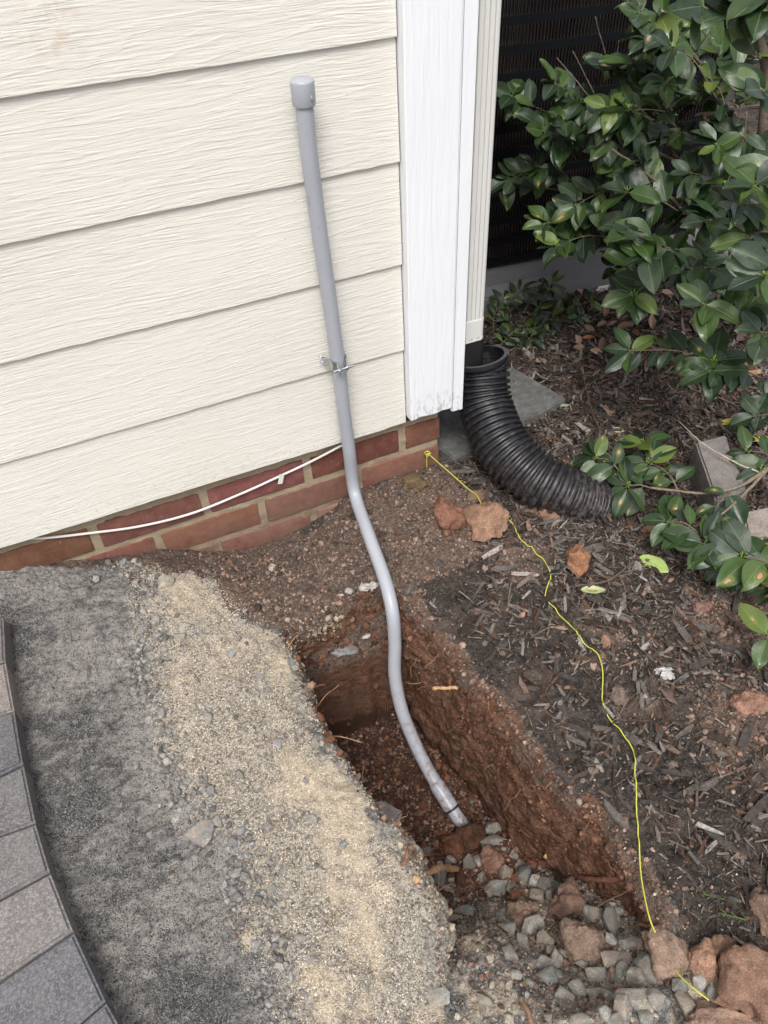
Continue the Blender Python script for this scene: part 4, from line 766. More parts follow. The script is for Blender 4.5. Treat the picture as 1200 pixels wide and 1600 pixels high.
sl_ = [(550, 122, 62, 55, 1), (600, 300, 46, 35, 0), (640, 285, 26, 20, 0), (545, 345, 32, 28, 0), (770, 360, 35, 36, 0), (795, 350, 22, 20, 0), (868, 285, 34, 24, 0), (800, 255, 48, 26, 0), (815, 222, 32, 26, 0), (790, 475, 24, 58, 0), (865, 440, 40, 24, 0), (545, 440, 26, 26, 0), (690, 575, 42, 48, 0), (695, 480, 30, 28, 0), (535, 560, 34, 42, 0), (558, 620, 28, 34, 0), (495, 580, 30, 32, 0), (480, 520, 22, 24, 0), (440, 290, 38, 30, 0), (470, 290, 28, 26, 0), (440, 325, 52, 28, 0), (385, 320, 30, 24, 0), (672, 950, 118, 92, 2), (585, 905, 52, 44, 0), (635, 875, 36, 34, 0), (625, 790, 30, 28, 0), (682, 835, 30, 46, 0), (712, 862, 28, 26, 0), (550, 830, 48, 34, 0), (920, 660, 50, 48, 0), (925, 760, 26, 24, 0), (1040, 910, 52, 36, 0), (945, 1080, 28, 26, 0), (950, 1320, 48, 40, 0), (1040, 1385, 46, 30, 0), (855, 1330, 38, 44, 0), (950, 1535, 34, 40, 0), (500, 965, 40, 30, 0), (280, 425, 32, 24, 3), (430, 553, 22, 20, 3), (905, 85, 34, 34, 1), (885, 190, 34, 28, 0), (345, 380, 26, 22, 0), (405, 385, 28, 24, 0), (460, 360, 34, 26, 0), (420, 405, 24, 22, 0), (500, 620, 24, 24, 0), (520, 680, 34, 40, 0), (600, 830, 34, 32, 0), (640, 820, 26, 28, 0), (1000, 1310, 40, 34, 0), (820, 1110, 36, 28, 0), (785, 1300, 24, 40, 3), (570, 1090, 26, 18, 3), (975, 1420, 34, 24, 0), (720, 530, 26, 22, 0), (610, 330, 20, 18, 0), (670, 290, 20, 18, 0), (750, 590, 20, 18, 0)]
for i, (a, b_, w_, h_, t) in enumerate(sl_):
    u, v = a*.469, 850+b_*.469; c_ = [(.25, .25, .245), (.40, .37, .31), (.22, .22, .22), (.15, .08, .05)][t]
    lb_ = {0: 'angular pale tan stone at the top of the sand near the brick', 22: 'large flat grey broken stone half buried at the edge of the sand', 40: 'pale chalky stone on the brown soil right of the sand', 38: 'dark brown clod on the grey bedding, upper one', 39: 'dark brown clod on the grey bedding, lower one', 9: 'long narrow green grey pebble lying in the sand'}.get(i, '%s grey pebble half buried %s' % ('bigger' if max(w_, h_) > 42 else ('flat' if w_ > h_*1.2 else ('tall' if h_ > w_*1.15 else 'small round')), ('in the sand near the brick' if v < 985 else ('among the crumbs left of the sand' if u < 262 else 'in the upper sand')) if v < 1080 else (('along the left edge of the sand' if u < 330 else 'in the middle of the sand') if v < 1200 else (('beside the large flat broken stone' if u < 360 else 'in the sand close to the trench rim') if v < 1330 else 'in the lower sand'))))
    rock('stone' if w_ > 60 else 'pebble', u, v, w_*.469*1.05, h_*.469*1.05, c_, M['gravels'] if t != 3 else M['rock'], 1500+i*3, lb_, 'pebble', 'stones in the sand', planes=9, rough=.09, sub=3, lift=-.05 if t != 1 else .2, flat=.6)
# pale lime lumps on the back ledge
for i, (u, v, wp_, hp_) in enumerate([(574, 917, 30, 14), (545, 922, 14, 12), (532, 930, 10, 8), (536, 1015, 40, 22), (570, 992, 18, 10), (424, 886, 14, 12), (586, 912, 16, 10)]):
    rock('stone', u, v, wp_, hp_, (.44, .42, .39) if i != 3 else (.24, .24, .25), M['gravel'], 2100+i, ['largest white lime lump on the back lip of the trench beside the conduit', 'small white lime lump next to the largest one on the lip', 'tiny white lime crumb at the left of the lip', 'blue grey mortar smear on the ledge inside the trench back', 'white crumb on the inner ledge near the conduit', 'pale pebble on the soil between sand and brick', 'white lime lump tucked against the conduit'][i], 'stone', rough=.16, planes=7, lift=.1, flat=.5)
#@@PART3@@
# ------------------------------------------------------------------ loose stuff: crumbs, grains, mulch
def scatter(name, pts, size, stretch, shape, cols, mat, seed, sink=.2, kind='stuff', tilt=1.0, smooth=False):
    r = np.random.default_rng(seed); V0, F0 = shape; n = len(pts); nv = len(V0)
    q = r.normal(size=(n, 4)); 
    if tilt < 1: # mostly flat: small tilt plus free spin about z
        a = r.uniform(0, math.pi, n); q = np.stack([np.cos(a), r.normal(size=n)*tilt*.35, r.normal(size=n)*tilt*.35, np.sin(a)], 1)
    q /= np.linalg.norm(q, axis=1)[:, None]; a, b, c, d = q.T
    Rm = np.stack([1-2*(c*c+d*d), 2*(b*c-a*d), 2*(b*d+a*c), 2*(b*c+a*d), 1-2*(b*b+d*d), 2*(c*d-a*b), 2*(b*d-a*c), 2*(c*d+a*b), 1-2*(b*b+c*c)], 1).reshape(n, 3, 3)
    V = V0[None]*(1+r.uniform(-.32, .32, (n, nv, 1)))*(size[:, None]*stretch)[:, None, :]
    V = np.einsum('nij,nvj->nvi', Rm, V)+pts[:, None]; V[:, :, 2] += (np.min(size[:, None]*stretch, axis=1)*(.5-sink))[:, None]
    Fc = (F0[None]+(np.arange(n)*nv)[:, None, None]).reshape(-1, F0.shape[1]); return tag(mesh(name, V.reshape(-1, 3), Fc, mat, smooth=smooth, col=np.repeat(cols, nv, 0)), kind=kind)
def samp(n, box, cond, r):
    out = []; tot = 0
    while tot < n:
        x = r.uniform(box[0], box[1], n); y = r.uniform(box[2], box[3], n); k = cond(x, y) > r.uniform(0, 1, n); out.append(np.stack([x[k], y[k]], 1)); tot += k.sum()
    return np.vstack(out)[:n]
def lift3(P_): 
    d = sdf(P_[:, 0], P_[:, 1], TP); z = np.where(d < -.004, Fl(P_[:, 0], P_[:, 1]), gz(P_[:, 0], P_[:, 1])); return np.c_[P_, z]
r = np.random.default_rng(99)
vis = lambda x, y: ((y < .02) | (x > -.04))*1.0
soilf = lambda x, y: vis(x, y)*np.clip(sstep(.03, -.02, sdf(x, y, SOIL))+.9*sum(sstep(.04, -.03, sdf(x, y, p)) for p in REDP)+.10*sstep(.0, -.05, sdf(x, y, MUL)), 0, 1)*(1-.96*(sdf(x, y, TP) < 0)*(y > -.30))
def palette(n, cols, r, v=.25): c = np.array(cols)[r.integers(0, len(cols), n)]; return c*r.uniform(1-v, 1+v, (n, 1))
P_ = lift3(samp(21000, (-.75, 1.2, -1.15, .05), soilf, r)); sz = np.exp(r.normal(math.log(.0015), .55, len(P_))).clip(.0007, .0065)
scatter('soil_crumbs', P_, sz, r.uniform(.7, 1.3, (len(P_), 3)), ICO[1], palette(len(P_), [(.19, .115, .085), (.28, .175, .13), (.10, .07, .055), (.16, .125, .105), (.30, .22, .18), (.13, .09, .07), (.06, .052, .048), (.20, .155, .125)], r), M['crumb'], 1)
inside = lambda x, y: (sdf(x, y, TP) < .0)*1.0
P_ = lift3(samp(5500, (-.56, -.18, -1.05, -.2), inside, r)); sz = np.exp(r.normal(math.log(.0021), .6, len(P_))).clip(.0008, .009)*np.where(P_[:, 1] < -.72, .62, 1)
scatter('trench_crumbs', P_, sz, r.uniform(.7, 1.3, (len(P_), 3)), ICO[1], np.where((P_[:, 1] > -.72)[:, None], palette(len(P_), [(.11, .052, .032), (.16, .075, .045), (.07, .035, .025)], r), palette(len(P_), [(.30, .26, .21), (.38, .33, .26), (.24, .20, .165), (.20, .15, .12)], r)), M['crumb'], 2)
# crumbs sticking to and spilling off the rim and the clay wall
i = r.integers(0, len(G[0])-1, 5200); j = (3+np.abs(r.normal(0, 26, 5200))).astype(int).clip(1, G.shape[0]-6); P_ = G[j, i]; sz = np.exp(r.normal(math.log(.0014), .6, len(P_))).clip(.0006, .006)
lft = P_[:, 0] < -.40; scatter('rim_crumbs', P_, sz, r.uniform(.7, 1.3, (len(P_), 3)), ICO[1], np.where((lft & ((j < 55) | (P_[:, 1] < -.58)))[:, None], palette(len(P_), [(.30, .26, .20), (.22, .20, .17), (.38, .32, .23)], r), palette(len(P_), [(.17, .085, .055), (.12, .058, .038), (.22, .125, .085), (.09, .06, .045)], r)), M['crumb'], 3, sink=.5)
sandf = lambda x, y: vis(x, y)*sstep(.02, -.02, sdf(x, y, SAND)+.012*fbm(x*15, y*15, 0, 3, 51))*(sdf(x, y, TP) > .0)
P_ = lift3(samp(36000, (-1.0, -.3, -1.1, 0), sandf, r)); sz = r.uniform(.00045, .0011, len(P_))
OCT = (np.array([[1, 0, 0], [-1, 0, 0], [0, 1, 0], [0, -1, 0], [0, 0, 1], [0, 0, -1]], float), np.array([[0, 2, 4], [2, 1, 4], [1, 3, 4], [3, 0, 4], [2, 0, 5], [1, 2, 5], [3, 1, 5], [0, 3, 5]]))
scatter('sand_grains', P_, sz, r.uniform(.7, 1.3, (len(P_), 3)), OCT, palette(len(P_), [(.64, .53, .39), (.74, .66, .53), (.52, .42, .30), (.24, .20, .17), (.62, .58, .52)], r), M['crumb'], 4)
darkf = lambda x, y: (y < .015)*(sdf(x, y, DARK) < 0)*(x > -.95)*1.0
P_ = lift3(samp(26000, (-.95, -.45, -1.0, .02), darkf, r)); sz = r.uniform(.0004, .0011, len(P_))
scatter('bedding_grit', P_, sz, r.uniform(.7, 1.3, (len(P_), 3)), OCT, palette(len(P_), [(.035, .035, .037), (.07, .07, .072), (.12, .115, .115), (.20, .19, .18), (.05, .05, .052)], r), M['crumb'], 5)
bnd = lambda x, y: vis(x, y)*(np.exp(-((sdf(x, y, DARK)+.02*fbm(x*20, y*20, 0, 2, 88)-.005)/.022)**2)*(y > -1.0)*(sdf(x, y, SAND) < .06)+.02*sandf(x, y))
P_ = lift3(samp(1300, (-.95, -.4, -1.1, 0), bnd, r)); sz = np.exp(r.normal(math.log(.0022), .55, len(P_))).clip(.0009, .0075)
scatter('broken_grey_crumbs', P_, sz, r.uniform(.7, 1.3, (len(P_), 3)), ICO[1], palette(len(P_), [(.20, .195, .19), (.26, .25, .235), (.14, .135, .13), (.30, .28, .25)], r), M['crumb'], 9)
# mulch
def chipshape():
    V = []
    for x, w_, h_ in ((-1, .62, .6), (-.72, .95, 1), (.1, 1, .9), (.7, .85, .9), (1, .50, .5)):
        V += [(x, -w_, -h_), (x, w_, -h_), (x, w_*.9, h_), (x, -w_*.8, h_)]
    Fc = [(0, 1, 2, 3)]+[(i*4+j, (i+1)*4+j, (i+1)*4+(j+1) % 4, i*4+(j+1) % 4) for i in range(4) for j in range(4)]+[(16, 19, 18, 17)]
    return np.array(V, float), np.array(Fc)
CH = chipshape()
mulf = lambda x, y: vis(x, y)*sstep(.02, -.05, sdf(x, y, MUL)+.02*fbm(x*14, y*14, 0, 3, 55))*(1-.9*np.clip(sum(sstep(.02, -.03, sdf(x, y, p)) for p in REDP), 0, 1))*(sdf(x, y, TP) > .02)*(.5+.5*sstep(-.15, .1, x+.12*y))
MC = [(.22, .20, .18), (.19, .13, .10), (.16, .14, .125), (.12, .105, .095), (.14, .10, .08), (.040, .033, .030), (.060, .050, .045), (.085, .072, .064), (.028, .024, .022), (.11, .092, .08), (.10, .055, .035), (.14, .12, .105), (.05, .036, .028)]
P_ = lift3(samp(54000, (-.32, 1.3, -1.15, .75), mulf, r)); n = len(P_); L_ = np.exp(r.normal(math.log(.0062), .55, n)).clip(.002, .024)
st = np.stack([np.ones(n), r.uniform(.10, .32, n), r.uniform(.03, .10, n)], 1); P_[:, 2] += r.uniform(0, .006, n)
scatter('bark_mulch', P_, L_, st, CH, palette(n, MC, r, .35), M['chip'], 6, tilt=.75)
gritf = lambda x, y: np.maximum(mulf(x, y), .6*vis(x, y)*(sdf(x, y, SAND) > .01)*(sdf(x, y, DARK) > .01)*(sdf(x, y, TP) > .005))
P_ = lift3(samp(34000, (-.75, .75, -1.15, .35), gritf, r)); sz = np.exp(r.normal(math.log(.0009), .45, len(P_))).clip(.0004, .0026)
scatter('topsoil_grit', P_, sz, r.uniform(.6, 1.4, (len(P_), 3)), OCT, palette(len(P_), [(.03, .027, .026), (.07, .06, .055), (.14, .115, .10), (.24, .20, .17), (.20, .12, .085), (.05, .045, .042), (.38, .34, .30)], r), M['crumb'], 10)
P_ = lift3(samp(7000, (1.0, 4.5, -1.6, 4.5), lambda x, y: x*0+1, r)); n = len(P_); L_ = r.uniform(.012, .035, n); st = np.stack([np.ones(n), r.uniform(.12, .35, n), r.uniform(.04, .1, n)], 1); P_[:, 2] += r.uniform(0, .006, n)
scatter('far_bark_mulch', P_, L_, st, CH, palette(n, [(.12, .085, .075), (.09, .07, .06), (.17, .125, .11), (.06, .05, .045)], r, .35), M['chip'], 7, tilt=.75)
P_ = lift3(samp(5200, (-.32, 1.2, -1.15, .6), lambda x, y: mulf(x, y)*.9+.1*soilf(x, y), r)); n = len(P_); L_ = r.uniform(.006, .022, n); st = np.stack([np.ones(n), r.uniform(.02, .05, n), r.uniform(.02, .04, n)], 1); P_[:, 2] += r.uniform(0, .006, n)
scatter('mulch_fibres', P_, L_, st, CH, palette(n, [(.11, .055, .035), (.16, .12, .09), (.07, .05, .04), (.22, .17, .13)], r, .3), M['chip'], 8, tilt=.8)
# larger chips, countable
cr = random.Random(21)
cl_ = [(785, 748, 58, 14, 1.25, (.17, .13, .10), .5, 'upright split chip leaning on the corrugated drain pipe', .02)]
for q in [(905, 1145, 34, 10, -.9, 0), (1085, 870, 40, 9, .5, 0), (960, 1275, 44, 11, -1.1, 1), (975, 1255, 30, 8, -1.2, 0), (1110, 985, 54, 12, -.3, 1), (1000, 1200, 34, 8, -.5, 0), (885, 1060, 30, 8, -.6, 0), (870, 1040, 36, 9, 1.4, 0), (1030, 1150, 30, 9, 1.2, 0), (820, 900, 38, 7, -.2, 2), (790, 890, 40, 8, .1, 1), (770, 865, 36, 8, .8, 2), (960, 800, 40, 9, .9, 0), (905, 745, 36, 9, .6, 0), (1060, 1210, 44, 8, -.2, 0), (1120, 1010, 50, 10, -.5, 0), (1095, 1040, 40, 9, .4, 0), (1160, 1020, 60, 9, -.2, 0), (900, 1120, 46, 10, -.5, 0), (1090, 1290, 60, 6, -.6, 2), (1130, 1320, 50, 10, -.9, 0), (1180, 1290, 44, 10, .7, 0), (1010, 1010, 24, 7, .9, 2), (860, 1330, 26, 6, 1.0, 3), (900, 890, 26, 14, .5, 1), (925, 862, 40, 16, .6, 1), (720, 740, 40, 8, .1, 1), (745, 700, 30, 9, -.8, 0), (750, 755, 30, 10, .3, 0), (770, 850, 30, 9, -.9, 1), (845, 605, 32, 6, -.5, 0), (935, 650, 60, 8, -.9, 0), (1080, 640, 40, 8, .1, 0), (1150, 940, 50, 9, 1.3, 0), (1190, 1260, 70, 12, .8, 0), (880, 1215, 30, 10, -1, 0), (1060, 1100, 30, 10, 1, 0), (1165, 1150, 44, 12, 1.1, 0), (640, 925, 20, 6, 1.2, 1), (1000, 960, 26, 9, .2, 0)]:
    cl_.append((q[0], q[1], q[2], q[3], q[4], [(.065, .055, .05), (.12, .105, .095), (.34, .31, .28), (.42, .26, .13)][q[5]], .35, '%s %s %s' % (['dark', 'grey', 'pale', 'orange'][q[5]]+(' long' if q[2] > 42 else ' short' if q[2] < 32 else '')+(' upright' if q[4] > .9 else ' slanting' if q[4] < -.45 else ''), 'wood splinter' if q[5] > 1 else 'bark chip', 'behind the drain pipe' if q[1] < 680 else 'by the slab and the drain pipe foot' if q[1] < 775 else ('near the rock that holds the string' if q[0] < 830 else 'near the orange brown stone' if q[0] < 1000 else 'under the low shrub') if q[1] < 950 else ('on the soil left of the string' if q[0] < 935 else 'just right of the string' if q[0] < 1040 else 'by the red clay clod near the right edge') if q[1] < 1200 else ('close to the lower string' if q[0] < 1040 else 'on the mulch at the lower right')), .004))
for u, v, ln, wd, a, c_, th, lb_, up_ in cl_:
    p = onground(u, v); L2 = pxsize(p, ln)/2; W2 = pxsize(p, wd)/2; d = RT*math.cos(a)+UP*math.sin(a); d[2] = 0; d /= np.linalg.norm(d); nn = np.cross([0, 0, 1], d)
    if lb_.startswith('upright'): d = np.array(onz(775, 733, -.115)-onz(797, 768, -.16)); L2 = np.linalg.norm(d)/2; d /= np.linalg.norm(d); nn = np.cross(d, np.array([0, -1, .3])); nn /= np.linalg.norm(nn)
    n3 = np.cross(d, nn); bm = bmesh.new(); V = CH[0]*(1+np.random.default_rng(int(u)).uniform(-.2, .2, (20, 1))); Wd = V[:, :1]*L2*d+V[:, 1:2]*W2*nn+V[:, 2:]*W2*th*n3
    o = mesh('bark_chip', Wd, CH[1], M['chip'], smooth=False, col=np.tile(c_, (20, 1))); o.location = p+np.array([0, 0, W2*th*.8+up_]); tag(o, lb_, 'bark chip', 'bark chips lying on the mulch')

# ------------------------------------------------------------------ roots
def wander(p, d, L_, n, r, k=.5, g=0.0):
    P_ = [np.array(p, float)]; d = np.array(d, float); d /= np.linalg.norm(d)
    for i in range(n): d = d+r.normal(size=3)*k+np.array([0, 0, g]); d /= np.linalg.norm(d); P_.append(P_[-1]+d*L_/n)
    return catmull(P_, 4)
rr2 = np.random.default_rng(44); nroot = 0
rootc = [(.30, .16, .09), (.17, .08, .05), (.38, .23, .13), (.12, .06, .045), (.22, .11, .07)]
def root(P_, rad, c_, lb_, grp='roots in the trench sides'):
    c_ = rootc[['tan', 'brown', 'pale', 'dark', 'reddish'].index(lb_.replace('thread thin ', '').replace('slender ', '').split()[0])]
    rad = rad*np.linspace(1, .35, len(P_)); V, Fc = tube(P_-P_[0], rad, 6); o = mesh('root', V, Fc, M['root'], col=np.tile(c_, (len(V), 1))); o.location = P_[0]; tag(o, lb_, 'root', grp)
idxR = [i for i in range(len(P)) if P[i][0] > -.36 and -.88 < P[i][1] < -.26]; idxB = [i for i in range(len(P)) if P[i][1] > -.29 and P[i][0] < -.32]; idxL = [i for i in range(len(P)) if P[i][0] < -.42 and -.8 < P[i][1] < -.28]
for k in range(120):
    s = rr2.integers(0, 10); pool = idxR if s < 6 else (idxL if s < 9 else idxB); i = pool[rr2.integers(0, len(pool))]; j = int(min(abs(rr2.normal(6, 26))+2, 80)); p = G[j, i]; nn = np.array([*(-Nn[i]), 0])
    tt = np.array([*T[i], 0]); d = nn*.5+tt*rr2.normal()*1.2+np.array([0, 0, rr2.normal()*.5-.1]); side = 'right trench wall' if s < 6 else ('sandy left rim' if s < 9 else 'back trench wall')
    root(wander(p-nn*.004, d, rr2.uniform(.015, .06), 5, rr2, .35, -.04), rr2.uniform(.00035, .0009), None, '%s %s root %s on the %s' % ('thread thin' if rr2.uniform() < .5 else 'slender', ['tan', 'brown', 'pale', 'dark', 'reddish'][(ci := rr2.integers(0, 5))], 'near the top' if j < 22 else 'half way down' if j < 55 else 'low down', side))
lab = [((676, 1076), (716, 1075), .0032, (.45, .28, .15), 'short thick peeled root stub high on the right trench wall'), ((445, 972), (590, 922), .0035, (.24, .11, .065), 'long red brown root along the back lip of the trench'), ((650, 1374), (716, 1358), .0055, (.42, .27, .15), 'thick pale split root below the conduit end'), ((626, 1352), (645, 1322), .0028, (.24, .12, .07), 'broken orange root stub above the thick split root'),
    ((648, 1345), (690, 1336), .0018, (.26, .13, .08), 'thin curved root just above the thick split root'), ((640, 1356), (698, 1340), .0013, (.22, .11, .08), 'hair thin root crossing above the thick split root'), ((905, 1370), (1000, 1376), .0042, (.22, .10, .065), 'red brown broken root at the low end of the right trench wall'), ((938, 1368), (1002, 1362), .0016, (.28, .16, .12), 'thin root above the red brown broken root'), ((1000, 1375), (930, 1420), .0010, (.20, .12, .09), 'fine root trailing over the brown clod'),
    ((675, 1400), (708, 1382), .0008, (.45, .30, .18), 'pale hair root left of the upper gravel'), ((500, 1150), (565, 1160), .0011, (.34, .20, .12), 'curling root sticking out of the left rim into the trench'), ((478, 1082), (508, 1070), .0010, (.22, .11, .07), 'root at the back left corner of the trench'), ((490, 1110), (530, 1070), .0009, (.30, .17, .1), 'slanting root at the left end of the back wall'), ((985, 1449), (1022, 1446), .0022, (.20, .11, .08), 'short bark stub beside the rock that pins the string'), ((812, 1560), (832, 1600), .003, (.20, .12, .08), 'small brown stick at the bottom of the gravel')]
for (a, b_, rad, c_, lb_) in lab:
    p0, p1 = onground(*a, .012), onground(*b_, .012); mid = (p0+p1)/2+np.array([0, 0, .004])+rr2.normal(size=3)*.003
    if 'trench wall' in lb_ and 'stub' in lb_: p0 = onz(*a, -.21); p1 = onz(*b_, -.20); mid = (p0+p1)/2
    if 'back lip' in lb_: p0 = onz(*a, -.215); p1 = onz(*b_, -.205); mid = (p0+p1)/2+np.array([0, -.006, -.006])
    if 'left rim' in lb_ or 'back left' in lb_ or 'back wall' in lb_: p0 = onz(*a, -.18); p1 = onz(*b_, -.20); mid = (p0+p1)/2+np.array([0, 0, .008])
    P2 = catmull([p0, p0*.6+mid*.4+rr2.normal(size=3)*rad*.6, mid, p1*.6+mid*.4+rr2.normal(size=3)*rad*.6, p1], 6); rd = rad*(.9+.10*np.sin(np.arange(len(P2))*.7)); V, Fc = tube(P2-p0, rd, 10); V += .25*rad*fbm(V[:, 0]*300, V[:, 1]*300, V[:, 2]*300, 2, 4)[:, None]
    o = mesh('root', V, Fc, M['root'], col=np.tile(c_, (len(V), 1))); o.location = p0; tag(o, lb_, 'root', 'roots in the trench sides')
# sticks on the mulch
for pts, rad, c_, lb_ in [([(895, 565), (912, 600), (922, 640), (938, 680)], .0032, (.11, .065, .045), 'curved dark stick behind the drain pipe'), ([(966, 765), (975, 800), (986, 840), (978, 880)], .0034, (.085, .06, .045), 'dark stick under the low shrub leaves'), ([(880, 922), (905, 918), (950, 910), (990, 880)], .0026, (.11, .085, .07), 'grey twig lying across the mulch')]:
    P2 = catmull([onground(u, v)+np.array([0, 0, .006]) for u, v in pts], 8); V, Fc = tube(P2-P2[0], rad*(.85+.2*np.sin(np.arange(len(P2))*1.1)), 8); o = mesh('stick', V, Fc, M['bark'], col=np.tile(c_, (len(V), 1))); o.location = P2[0]; tag(o, lb_, 'stick')

# ------------------------------------------------------------------ yellow string
yp = [(665, 705), (672, 709), (700, 735), (728, 762), (738, 772)]
kn = ony(667, 707, .0165); ys_ = [kn]+[kn*(1-t)+onground(733, 765, .012)*t for t in (.5, 1)]+[onground(745, 774, .016), onground(756, 792, .02), onground(775, 800, .03), onground(795, 812, .012)]
for u, v in [(803, 825), (810, 845), (818, 855), (835, 865), (848, 873), (856, 888), (860, 905), (853, 925), (853, 940), (870, 958), (890, 980), (905, 1000), (920, 1015), (935, 1030), (940, 1050), (941, 1070), (940, 1095), (945, 1112), (965, 1140), (983, 1163), (990, 1180), (992, 1220), (993, 1260), (996, 1300), (998, 1325)]: ys_.append(onground(u, v, .003))
ys_ += [onz(1002, 1370, -.155), onz(1009, 1410, -.150), onz(1016, 1438, -.147), onz(1024, 1457, -.158), onz(1038, 1488, -.180), onz(1060, 1522, -.165), onz(1085, 1545, -.150), onz(1108, 1563, -.152)]
st_ = empty('string', kn, 'thin bright yellow string knotted at the brick corner and running down the mulch bed', 'string')
yl = resample(catmull(ys_, 8), .004); yg = lift3(yl[:, :2])[:, 2]+.0075; yl[:, 2] = np.where((yl[:, 1] < -.12) & (yl[:, 1] > -.84), np.maximum(yl[:, 2], yg), yl[:, 2]); yl[1:-1, 2] = np.maximum(yl[1:-1, 2], (yl[:-2, 2]+yl[1:-1, 2]+yl[2:, 2])/3)
V, Fc = tube(yl, .0010, 8); under(mesh('line', V, Fc, M['yellow']), st_)
th = np.linspace(0, 2*math.pi*2.3, 60); kp = kn+np.stack([np.cos(th)*.0045*(1+.6*np.sin(th*.37)), -.004-.0015*np.sin(th*1.3), np.sin(th)*.0032*(1+.7*np.sin(th*.6))+.003*np.sin(th*.5)], 1); V, Fc = tube(kp, .0010, 8); under(mesh('knot', V, Fc, M['yellow']), st_)
V, Fc = tube(catmull([kn+np.array([-.002, -.004, -.004]), kn+np.array([-.0035, -.006, -.02]), kn+np.array([-.003, -.006, -.036])], 8), .0010, 8); under(mesh('loose_end', V, Fc, M['yellow']), st_)

# ------------------------------------------------------------------ leaves
NU, NV = 11, 7
def leafgeo(L_, W_, fold, curl, r, tw=0.0, blunt=.5):
    u = np.linspace(0, 1, NU)[:, None]; v = np.linspace(-1, 1, NV)[None]
    wd = (np.sin(math.pi*np.clip(u, 0, 1)**.94)**.66)*(1-.16*u)*1.06; wd = wd*np.where(u > .95, .6, 1)
    x = u*L_+0*v; y = v*wd*W_/2; z = fold*np.abs(v)*wd*W_*.5-curl*L_*(u**2)+.024*L_*np.sin(u*9+v*2+r.uniform(0, 6))*np.abs(v)*wd+r.normal()*.05*L_*np.sin(u*3.1)*v+tw*u*v*W_*.3
    return np.stack([x, y, z], -1).reshape(-1, 3), np.stack([u+0*v, (v+1)/2+0*u], -1).reshape(-1, 2)
LF = grid_faces(NU, NV)
class Leaves:
    def __init__(s): s.V = []; s.F = []; s.C = []; s.U = []; s.S = []; s.n = 0
    def add(s, p, d, nrm, L_, W_, top, bot, r, spot=None, fold=.35, curl=.12):
        d = np.asarray(d)/np.linalg.norm(d); nrm = nrm-d*(nrm@d); nrm /= np.linalg.norm(nrm)+1e-9; side = np.cross(nrm, d)
        V, U = leafgeo(L_, W_, fold, curl, r, r.normal()*.5); Wd = p+V[:, :1]*d+V[:, 1:2]*side+V[:, 2:]*nrm
        sp_ = (spot if spot else (0, 0, 0)); k = len(V)
        s.V += [Wd, Wd-nrm*.0006]; s.F += [LF+s.n, LF[:, ::-1]+s.n+k]; s.n += 2*k; s.C += [np.tile(top, (k, 1)), np.tile(bot, (k, 1))]; s.U += [U, U]; s.S += [np.tile((*sp_, 1), (2*k, 1))]
    def build(s, name, parent): return mesh(name, np.vstack(s.V), np.vstack(s.F), M['leaf'], parent, True, col=np.vstack(s.C), uv=np.vstack(s.U), attr={'spot': np.vstack(s.S)})
GREEN = [(.022, .048, .016), (.030, .062, .020), (.018, .040, .017), (.045, .088, .018), (.034, .055, .028), (.026, .046, .026), (.040, .075, .018)]
OLIVE = [(.075, .115, .022), (.095, .135, .026), (.06, .10, .022)]
